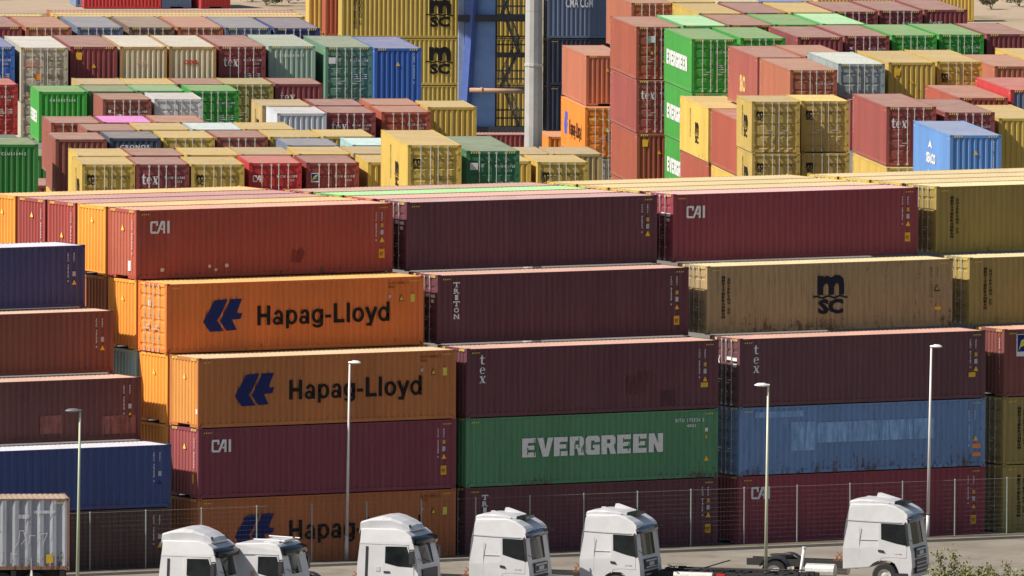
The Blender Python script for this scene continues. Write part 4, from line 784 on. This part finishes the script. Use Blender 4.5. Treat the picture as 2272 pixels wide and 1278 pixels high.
    b.grid([[(X(z) - .16 * (abs(v) ** 3), v * (w / 2 - .03 - max(0, z - 2.5) * .16), z) for v in (-1, -.9, -.6, 0, .6, .9, 1)] for z in (1.80, 2.3, 2.80)]); link("windscreen", b.mesh("windscreen", [GLASS], True), t)
    b = MB(); rows = [[((xx - .12 * abs(v) ** 2) * s, v * 1.16, zz) for v in (-1, -.8, -.4, 0, .4, .8, 1)] for xx, zz in ((2.42, 2.98), (2.58, 2.88), (2.56, 2.70), (2.42, 2.76))]
    b.grid(rows); link("sun_visor", b.mesh("sun_visor", [simple("visor_tint", (.05, .07, .16), .15, 0, .1, 1, .8)], True), t)
    b = MB(); b.box(2.52 * s, 2.615 * s, -.72, .72, 1.25, 1.66); b.box(2.54 * s, 2.64 * s, -.72, .72, .62, 1.18)
    link("grille", b.mesh("grille", [PLAST]), t)
    b = MB(); b.box(2.60 * s, 2.63 * s, -.60, .60, 1.56, 1.62); b.box(2.60 * s, 2.63 * s, -.60, .60, 1.30, 1.35)
    for z in (.75, .9, 1.05): b.box(2.63 * s, 2.65 * s, -.70, .70, z - .02, z + .02)
    link("grille_trim", b.mesh("grille_trim", [WPAINT]), t)
    b = MB(); b.box(2.616 * s, 2.64 * s, -.26, .26, 1.375, 1.52); link("name_plate", b.mesh("name_plate", [WPAINT]), t)
    for v in (-.35, .2): 
        b = MB(); b.tube((2.50 * s, v, 1.80), (2.47 * s, v - .75, 2.02), .012, 5); link("wiper", b.mesh("wiper", [PLAST]), t)
    b = MB(); b.tube((2.36 * s, -1.16, 2.86), (2.62 * s, -1.38, 2.84), .03, 6); b.tube((2.36 * s, 1.16, 2.86), (2.62 * s, 1.38, 2.84), .03, 6); link("mirror_camera", b.mesh("mirror_camera", [PLAST]), t)
    for sd in (-1, 1):
        b = MB(); b.box(2.46 * s, 2.60 * s, sd * .80 - .26, sd * .80 + .26, .62, .88); link("headlight", b.mesh("headlight", [GLASS]), t)
    for sd in (-1, 1): wheel(t, 1.56 * s, sd * 1.06)
    chassis(t); return t
def truck_old(label, x, y, rz, high=True, s=1.0):
    s = s if high else .87
    t = thing('tractor_truck', label, 'truck', (x, y, .1), rz, 'white tractor trucks parked by the road'); w = 2.46
    top = [(.12, 2.62), (.14, 3.18), (1.6, 3.20), (2.05, 3.10), (2.28, 2.92), (2.36, 2.70)] if high else [(.05, 2.55), (.06, 2.98), (1.7, 3.05), (2.1, 2.98), (2.26, 2.84), (2.30, 2.72)]
    P = [(0, .75), (0, 1.6)] + top + [(2.34, 2.62), (2.56, 1.82), (2.60, 1.5), (2.62, .95), (2.58, .45), (2.2, .42), (2.15, .85), (2.0, 1.08), (1.8, 1.2), (1.37, 1.2), (1.14, 1.08), (1.02, .85)]
    P = [(a * s, c) for a, c in P]; link("cab_body", cab_mesh(P, w, .14), t)
    if high:
        b = MB(); rows = []
        for xx, zz, ww in ((.06, 3.06, 1.14), (.10, 3.48, 1.12), (.45, 3.58, 1.08), (.95, 3.70, .98), (1.3, 3.64, .92), (1.75, 3.48, .84), (2.05, 3.32, .76), (2.16, 3.18, .7)):
            rows.append([(xx * s, -ww, 3.10), (xx * s, -ww, min(zz - .1, 3.5)), (xx * s, -ww * .88, zz - .04), (xx * s, 0, zz), (xx * s, ww * .88, zz - .04), (xx * s, ww, min(zz - .1, 3.5)), (xx * s, ww, 3.10)])
        b.grid(rows); b.poly(rows[0]); b.poly(rows[-1][::-1]); link("roof_deflector", b.mesh("roof_deflector", [WPAINT]), t)
    else:
        b = MB(); b.tube((.7, -.8, 3.14), (2.0, -.8, 3.10), .03, 6); b.tube((.7, .8, 3.14), (2.0, .8, 3.10), .03, 6); b.box(1.0, 1.9, -.5, .5, 3.03, 3.12); link("roof_rack", b.mesh("roof_rack", [WPAINT]), t)
    b = MB(); b.tube((2.05 * s, -.7, 3.2 if high else 3.02), (2.05 * s, -.7, 3.34 if high else 3.14), .05, 8); b.tube((2.05 * s, .7, 3.2 if high else 3.02), (2.05 * s, .7, 3.34 if high else 3.14), .05, 8); link("roof_lamp", b.mesh("roof_lamp", [PLAST]), t)
    for sd in (-1, 1):
        y0 = sd * w / 2; SEAM = D.materials.get("seam") or simple("seam", (.47, .48, .50), .6)
        dr = link("door", panel([(1.10 * s, 1.12), (1.08 * s, 2.55), (2.16 * s, 2.55), (2.42 * s, 1.75), (2.42 * s, 1.30), (1.8 * s, 1.30), (1.35 * s, 1.26)], y0, .008, [WPAINT], "door"), t)
        link("side_window", panel([(1.20 * s, 1.84), (1.22 * s, 2.50), (2.12 * s, 2.52), (2.38 * s, 1.70), (1.75 * s, 1.72)], y0 + sd * .004, .014, [GLASS], "side_window"), dr)
        b = MB(); yq = y0 + sd * .03; b.poly([(1.15 * s, yq, 1.52), (1.15 * s, yq, 1.44), (1.42 * s, yq, 1.44), (1.42 * s, yq, 1.52)]); link("door_handle", b.mesh("door_handle", [PLAST]), dr)
        if high:
            link("side_vent", panel([(.34 * s, 1.2), (.38 * s, 2.48), (.48 * s, 2.48), (.46 * s, 1.2)], y0, .006, [PLAST], "side_vent"), t)
        link("panel_seam", panel([(.1 * s, 2.575), (2.2 * s, 2.585), (2.2 * s, 2.60), (.1 * s, 2.59)], y0 - sd * .012, .006, [SEAM], "panel_seam"), t)
        b = MB(); a = y0 + sd * .30
        b.box(2.33 * s, 2.48 * s, min(a, a - sd * .24), max(a, a - sd * .24), 1.85, 2.35); b.box(2.35 * s, 2.42 * s, min(y0, a), max(y0, a), 2.38, 2.42); b.box(2.35 * s, 2.42 * s, min(y0, a), max(y0, a), 1.78, 1.82)
        link("mirror", b.mesh("mirror", [PLAST]), t)
        link("sticker", panel([(.86 * s, 1.72), (1.02 * s, 1.72), (1.02 * s, 1.92), (.86 * s, 1.92)], y0, .01, [simple("sticker_red", (.55, .30, .25), .6)], "sticker"), t) if not high else link("sticker", panel([(.82 * s, 1.5), (.99 * s, 1.5), (.99 * s, 1.68), (.82 * s, 1.68)], y0, .01, [SEAM], "sticker"), t)
    b = MB(); X = lambda z: (2.34 + (2.62 - z) * .27 + .04) * s
    b.grid([[(X(z) - .2 * (abs(v) ** 3), v * (w / 2 - .03), z) for v in (-1, -.9, -.6, 0, .6, .9, 1)] for z in (1.80, 2.25, 2.66)]); link("windscreen", b.mesh("windscreen", [GLASS], True), t)
    b = MB(); b.grid([[((xx - .14 * abs(v) ** 2) * s, v * 1.16, zz) for v in (-1, -.8, -.4, 0, .4, .8, 1)] for xx, zz in ((2.36, 2.90), (2.66, 2.78), (2.64, 2.56), (2.40, 2.64))]); link("sun_visor", b.mesh("sun_visor", [GLASS], True), t)
    b = MB(); b.box(2.57 * s, 2.66 * s, -.8, .8, .7, 1.60); link("grille", b.mesh("grille", [PLAST]), t)
    for v in (-.35, .2): 
        b = MB(); b.tube((2.62 * s, v, 1.82), (2.56 * s, v - .75, 2.04), .012, 5); link("wiper", b.mesh("wiper", [PLAST]), t)
    for sd in (-1, 1):
        b = MB(); b.box(2.48 * s, 2.62 * s, sd * .85 - .24, sd * .85 + .24, .62, .88); link("headlight", b.mesh("headlight", [GLASS]), t); wheel(t, 1.58 * s, sd * 1.06)
    chassis(t); return t
HD = math.atan2(-.732, .681)
def side_off(x, y, rz, w=1.25):                                   # the near rear corner stands at (x, y)
    return x + math.sin(-rz) * -w * -1, y + math.cos(rz) * w
def tk(fn, label, x, y, dz=0.0, **kw):
    rz = HD - .07 + dz; n = Vector((math.sin(rz), -math.cos(rz)))       # outward normal of the near (right) side
    return fn(label, x - n.x * 1.25, y - n.y * 1.25, rz, **kw)
tk(truck_old, 'white truck with high roof deflector, leftmost of the row', -12.0, -20.03)
tk(truck_old, 'white truck with low roof and roof rack beside the leftmost one', -8.93, -20.54, high=False)
tk(truck_old, 'white truck with high roof deflector left of the pale lamp gap', -2.3, -18.69)
tk(truck_new, 'white sleeker truck parked between two others, in front of the bottom maroon container', 2.63, -19.05)
tk(truck_new, 'white sleeker truck in front of the dark maroon fence panel', 7.54, -19.39)
tk(truck_new, 'white truck standing alone at right beside the dry bush', 19.72, -19.68, dz=.05, L=2.72)

# flat chassis trailer between the trucks
t = thing('flatbed_trailer', 'low skeletal trailer with a white lettered board', 'trailer', (10.89, -20.00, 0.10), HD)
b = MB(); b.box(0, 6.4, -1.0, -.82, .92, 1.12); b.box(0, 6.4, .82, 1.0, .92, 1.12); b.box(0, 6.4, -.12, .12, .92, 1.08)
for k in range(8): b.box(.1 + k * .85, .2 + k * .85, -1.1, 1.1, 1.0, 1.11)
for k in range(34):
    x_ = random.uniform(.1, 6.2); y_ = random.uniform(-1, 1); z_ = random.uniform(.98, 1.12); q_ = random.uniform(.05, .22)
    if k % 3: b.box(x_, x_ + q_ * 1.6, y_, y_ + q_, z_, z_ + q_ * .7)
    else: b.tube((x_, y_, z_ + .1), (x_ + random.uniform(-.5, .5), y_ + random.uniform(-.5, .5), z_ + random.uniform(.05, .25)), .02, 5)
b.tube((.5, -.5, 1.2), (5.6, -.3, 1.3), .03, 6); b.tube((.8, .4, 1.2), (5.9, .6, 1.22), .03, 6); b.tube((1.5, -1.1, 1.12), (2.7, .9, 1.5), .025, 6)
link("chassis", b.mesh("chassis", [DARK]), t)
b = MB(); b.tube((1.0, -1.25, 1.02), (2.6, -1.25, 1.02), .16, 12); link("air_tank", b.mesh("air_tank", [GALV]), t)
b = MB(); b.box(.25, 2.7, -1.48, -1.44, .50, .93); link("sign_board", b.mesh("sign_board", [simple("board_white", (.80, .78, .72), .6)]), t)
b = MB()
for p_ in text2d("www.ATLRENTING", 0, 0, 1.9, .16, .02): b.poly([(.45 + u, -1.487, .70 + v) for u, v in p_])
link("lettering", b.mesh("lettering", [DECAL]), t, (.05, .05, .05))
b = MB(); b.box(2.75, 3.1, -1.3, -1.1, 1.0, 1.12); link("marker_lamp", b.mesh("marker_lamp", [simple("lamp_red", (.5, .02, .02), .3)]), t)
for k in range(2):
    for yy in (-.95, .95): wheel(t, 4.2 + k * 1.3, yy)

# ---------------------------------------------------------------- lamps, poles, fence
def lamp(label, x, y, z0, h, col, head, lean=(.012, 0), hc=(.80, .80, .80)):
    t = thing('street_lamp', label, 'street lamp', (x, y, z0), 0, 'street lamps along the road'); b = MB()
    lx = .865 * lean[0] * h; ly = -.502 * lean[0] * h
    b.tube((0, 0, 0), (lx * .12, ly * .12, h * .12), .082, 10, .078); b.tube((lx * .12, ly * .12, h * .12), (lx, ly, h), .072, 10, .042)
    link("pole", b.mesh("pole", [POLE], True), t, col)
    b = MB(); d = Vector((.865, -.502, 0)) * (1 if head > 0 else -1); n = Vector((.502, .865, 0)); o = Vector((lx, ly, h))
    hl_ = abs(head); pr = ((-.06, .05, .04), (.08, .11, .06), (.3 * hl_, .15, .09), (.75 * hl_, .17, .08), (hl_, .06, .02)) if hl_ < .6 else ((-.06, .08, .05), (.1, .13, .05), (.5 * hl_, .15, .045), (hl_, .12, .03))
    rows = [[tuple(o + d * a + n * w_ * c + Vector((0, 0, 1)) * (t_ * s_)) for c, s_ in ((-1, 0), (-.7, 1), (.7, 1), (1, 0), (.7, -.6), (-.7, -.6), (-1, 0))] for a, w_, t_ in pr]
    b.grid(rows); b.poly(rows[0][:-1]); b.poly(rows[-1][:-1][::-1]); link("lamp_head", b.mesh("lamp_head", [POLE], True), t, hc)
    return t
lamp('pale green lamp pole at left with flat head pointing left', -16.56, -21.79, .1, 8.55, (.42, .46, .33), -.58, hc=(.16, .16, .17))
lamp('white lamp pole crossing the orange lettering', 7.47, -.55, .19, 8.15, (.62, .60, .60), .45)
lamp('cream lamp pole before the blue container', 14.23, -22.72, .1, 8.6, (.62, .62, .46), -.55, (.006, 0))
lamp('white lamp pole rising behind the rightmost truck', 34.83, -1.95, .19, 8.05, (.72, .70, .68), .45)
t = thing('wire_fence', 'tall wire mesh fence with grey posts in front of the stack', 'fence', (0, 0, .19))
xs = [-24.6 + 2.53 * k for k in range(28)]; FH = 2.36
for x in xs:
    b = MB(); b.tube((x, fy(x), 0), (x, fy(x), FH), .026, 6); b.tube((x, fy(x), FH), (x, fy(x), FH + .05), .04, 6, .02); link("post", b.mesh("post", [simple("fence_steel", (.36, .42, .38), .5, .3) if not D.materials.get("fence_steel") else D.materials["fence_steel"]]), t)
b = MB(); x0, x1 = xs[0], xs[-1]
def wire(xa, za, xb, zb, r):
    b.tube((xa, fy(xa) - .04, za), (xb, fy(xb) - .04, zb), r, 3, cap=False)
for k in range(13): wire(x0, .08 + k * .19, x1, .08 + k * .19, .0020 if k < 12 else .006)
for k in range(int((x1 - x0) / .16)): wire(x0 + k * .16, .05, x0 + k * .16, FH - .02, .0009)
link("wire_mesh", b.mesh("wire_mesh", [simple("wire_steel", (.30, .31, .29), .5, .2)]), t)
# grey round mast, barrier pole, small marker
t = thing('floodlight_mast', 'tall pale grey mast between the yellow and orange stacks', 'mast', (66.4, 85.43, 0))
b = MB(); b.tube((0, 0, 0), (0, 0, 18), .46, 12, .42); b.tube((0, 0, 18.01), (0, 0, 36), .42, 12, .30); link("mast_shaft", b.mesh("mast_shaft", [CONC]), t)
b = MB(); b.tube((0, 0, 15.3), (0, 0, 15.42), .46, 12, .46); link("mast_joint", b.mesh("mast_joint", [GALV]), t)
t = thing('barrier_pole', 'slanted white pole standing before the trailer', 'pole', (15.86, -22.47, 0.10))
b = MB(); b.tube((0, 0, 0), (.24, -.14, 1.95), .05, 8, .07); link("pole", b.mesh("pole", [POLE], True), t, (.74, .72, .70))
b = MB(); b.tube((.24, -.14, 1.95), (.25, -.145, 2.03), .09, 8); link("cap", b.mesh("cap", [POLE]), t, (.74, .72, .70))
t = thing('marker_post', 'small pointed white post in front of the grey container', 'post', (-13.84, -12.94, 0.10))
b = MB(); b.tube((0, 0, 0), (0, 0, 1.5), .24, 4, .04); link("post_body", b.mesh("post_body", [POLE]), t, (.66, .64, .6)); b = MB(); b.tube((0, 0, 1.5), (0, 0, 2.0), .02, 6); link("tip", b.mesh("tip", [POLE]), t, (.3, .3, .3))

# ---------------------------------------------------------------- the blue crane leg with its stair tower
t = thing('gantry_crane', 'blue crane leg with slanted brace and dark stair tower', 'crane', (142.48, 224.43, 0.00), RZB)
b = MB(); b.box(.1, 1.95, 0, 1.6, 0, 34); link("leg", b.mesh("leg", [CRBLUE]), t)
b = MB(); b.tube((-.05, -.35, 2.0), (.75, -.35, 14.5), .34, 4); b.tube((.75, -.35, 14.5), (1.3, -.35, 34), .34, 4); link("brace", b.mesh("brace", [simple("crane_dark_blue", (.07, .12, .36), .45)]), t)
b = MB(); b.box(-.30, .06, .1, .5, 0, 34); link("lit_edge_strip", b.mesh("lit_edge_strip", [simple("crane_lit_edge", (.34, .40, .55), .5)]), t)  # pale strip added as the leg's sunlit left side, light put into its colour
ST = simple("crane_steel", (.06, .055, .06), .6); STL = simple("stair_steel", (.16, .15, .15), .6)
for x0, x1, y0, y1, z0, z1 in ((-.4, 4.3, -.55, -.2, 9.9, 10.3), (1.95, 4.3, -.45, -.15, 7.7, 7.95), (-.2, 4.3, -.4, -.15, 3.1, 3.45)): 
    b = MB(); b.box(x0, x1, y0, y1, z0, z1); link("platform_beam", b.mesh("platform_beam", [ST]), t)
b = MB(); b.tube((.3, -.6, 5.72), (4.4, -.6, 5.62), .15, 10); b.tube((1.0, -.6, 5.70), (1.12, -.6, 5.70), .20, 10); link("pipe", b.mesh("pipe", [simple("pipe_rust", (.46, .28, .18), .6)], True), t)
LV = [3.45, 5.85, 7.95, 10.3, 12.6, 14.9]
for k, z in enumerate(LV):
    b = MB(); b.box(2.0, 3.95, -.15, .95, z - .09, z)
    for yy in (-.15, .95):
        for zz in (.5, 1.0): b.tube((2.0, yy, z + zz), (3.95, yy, z + zz), .024, 4)
        for q in range(5): b.tube((2.0 + q * .48, yy, z), (2.0 + q * .48, yy, z + 1.0), .022, 4)
    link("platform", b.mesh("platform", [STL if k % 2 else ST]), t)
    if k < len(LV) - 1:
        z2 = LV[k + 1]; xa, xb = (2.35, 3.35) if k % 2 else (3.45, 2.5); b = MB()
        for yy in (-.10, .55):
            b.tube((xa, yy, z), (xb, yy, z2), .055, 4); b.tube((xa, yy, z + .9), (xb, yy, z2 + .9), .024, 4)
            for q in range(4): f = q / 3; b.tube((xa + (xb - xa) * f, yy, z + (z2 - z) * f), (xa + (xb - xa) * f, yy, z + (z2 - z) * f + .9), .02, 4)
        for q in range(10): f = q / 10; xx = xa + (xb - xa) * f; b.box(xx - .11, xx + .11, -.10, .55, z + (z2 - z) * f, z + (z2 - z) * f + .03)
        link("stair", b.mesh("stair", [STL]), t)
for xx in (2.05, 3.9): b = MB(); b.tube((xx, .4, 0), (xx, .4, 17), .06, 6); link("stair_post", b.mesh("stair_post", [ST]), t)
b = MB(); A = Vector((-19, -3.3, 32.4)); Bq = Vector((-2, -3.3, 15.4)); n_ = Vector((.707, 0, .707)) * 2.3; w_ = Vector((0, .8, 0))  # unseen slanted box, added and sized to cast the diagonal shadow band
P8 = [p + sgn * n_ + sg2 * w_ for p in (A, Bq) for sgn, sg2 in ((-1, -1), (1, -1), (1, 1), (-1, 1))]
for q in ((0, 1, 2, 3), (7, 6, 5, 4), (0, 4, 5, 1), (1, 5, 6, 2), (2, 6, 7, 3), (3, 7, 4, 0)): b.poly([tuple(P8[i]) for i in q])
link("shadow_caster", b.mesh("shadow_caster", [CRBLUE]), t)
b = MB(); b.box(-.2, 3, -.2, 1.8, 34.01, 36); link("sill_beam", b.mesh("sill_beam", [CRBLUE]), t)

# ---------------------------------------------------------------- plants
LEAF = simple("dry_leaf", (.20, .20, .075), .7, 0, .5, 9); LEAF2 = simple("scrub_leaf", (.14, .15, .07), .8, 0, .4, 2); BARK = simple("bark", (.14, .10, .07), .9)
def bush(name, label, cat, x, y, z, R0, Hh, n, leaf, mat, stems=9, grp=None):
    t = thing(name, label, cat, (x, y, z), 0, grp); b = MB(); tips = []
    for k in range(stems):
        a = random.uniform(0, 6.28); q = random.uniform(.2, 1) * R0; top = Vector((math.cos(a) * q, math.sin(a) * q, Hh * random.uniform(.6, 1.0) * (1.1 - .4 * q / R0)))
        mid = top * .5 + Vector((random.uniform(-.1, .1), random.uniform(-.1, .1), .1)); b.tube((0, 0, 0), tuple(mid), .02, 4, .014); b.tube(tuple(mid), tuple(top), .014, 4, .006); tips.append((mid, top))
    link("stems", b.mesh("stems", [BARK]), t); b = MB()
    for k in range(n):
        m, tp = random.choice(tips); f = random.uniform(.0, 1.05); c = m.lerp(tp, f) + Vector([random.gauss(0, .11) for _ in range(3)]) * (R0 / 1.3)
        u = Vector([random.uniform(-1, 1) for _ in range(3)]).normalized(); v = u.cross(Vector([random.uniform(-1, 1) for _ in range(3)])).normalized(); l = leaf * random.uniform(.6, 1.4)
        b.poly([tuple(c - u * l), tuple(c + v * l * .4), tuple(c + u * l), tuple(c - v * l * .4)])
    link("foliage", b.mesh("foliage", [mat]), t)
bush('dry_bush', 'olive leafy bush left of the tallest one at lower right', 'bush', 16.52, -33.23, .1, 1.5, 2.8, 2200, .075, LEAF, 11, 'bushes at the lower right corner')
bush('dry_bush', 'tallest olive leafy bush at the lower right', 'bush', 15.61, -36.85, .1, 1.7, 3.1, 2600, .075, LEAF, 11, 'bushes at the lower right corner')
bush('dry_bush', 'olive leafy bush at the lower right corner', 'bush', 18.11, -35.04, .1, 1.4, 2.8, 2000, .075, LEAF, 11, 'bushes at the lower right corner')
bush('dry_bush', 'lowest sparse olive bush near the rightmost truck', 'bush', 12.71, -38.42, .1, 0.9, 2.5, 1100, .075, LEAF, 11, 'bushes at the lower right corner')
random.seed(11)
bush('scrub_bush', 'scrub bush on the sand right of the far red containers', 'bush', 246.30, 438.24, 0, 1.6, 1, 500, .12, LEAF2, 8, 'scrub on the far sand')
bush('scrub_bush', 'second scrub bush right of the far red containers', 'bush', 244.32, 432.47, 0, 1.6, 1.1, 500, .12, LEAF2, 8, 'scrub on the far sand')
bush('scrub_bush', 'round scrub bush left of the yellow stack top', 'bush', 248.20, 435.78, 0, 1.6, 1.2, 500, .12, LEAF2, 8, 'scrub on the far sand')
bush('scrub_bush', 'scrub bush at the upper right corner', 'bush', 302.10, 414.75, 0, 1.6, 1.3, 500, .12, LEAF2, 8, 'scrub on the far sand')
bush('scrub_bush', 'small scrub bush on the sand at upper right', 'bush', 294.34, 404.80, 0, 1.6, 1.4, 500, .12, LEAF2, 8, 'scrub on the far sand')
bush('scrub_bush', 'flat scrub bush on the far sand at right', 'bush', 298.86, 407.82, 0, 1.6, 1.5, 500, .12, LEAF2, 8, 'scrub on the far sand')
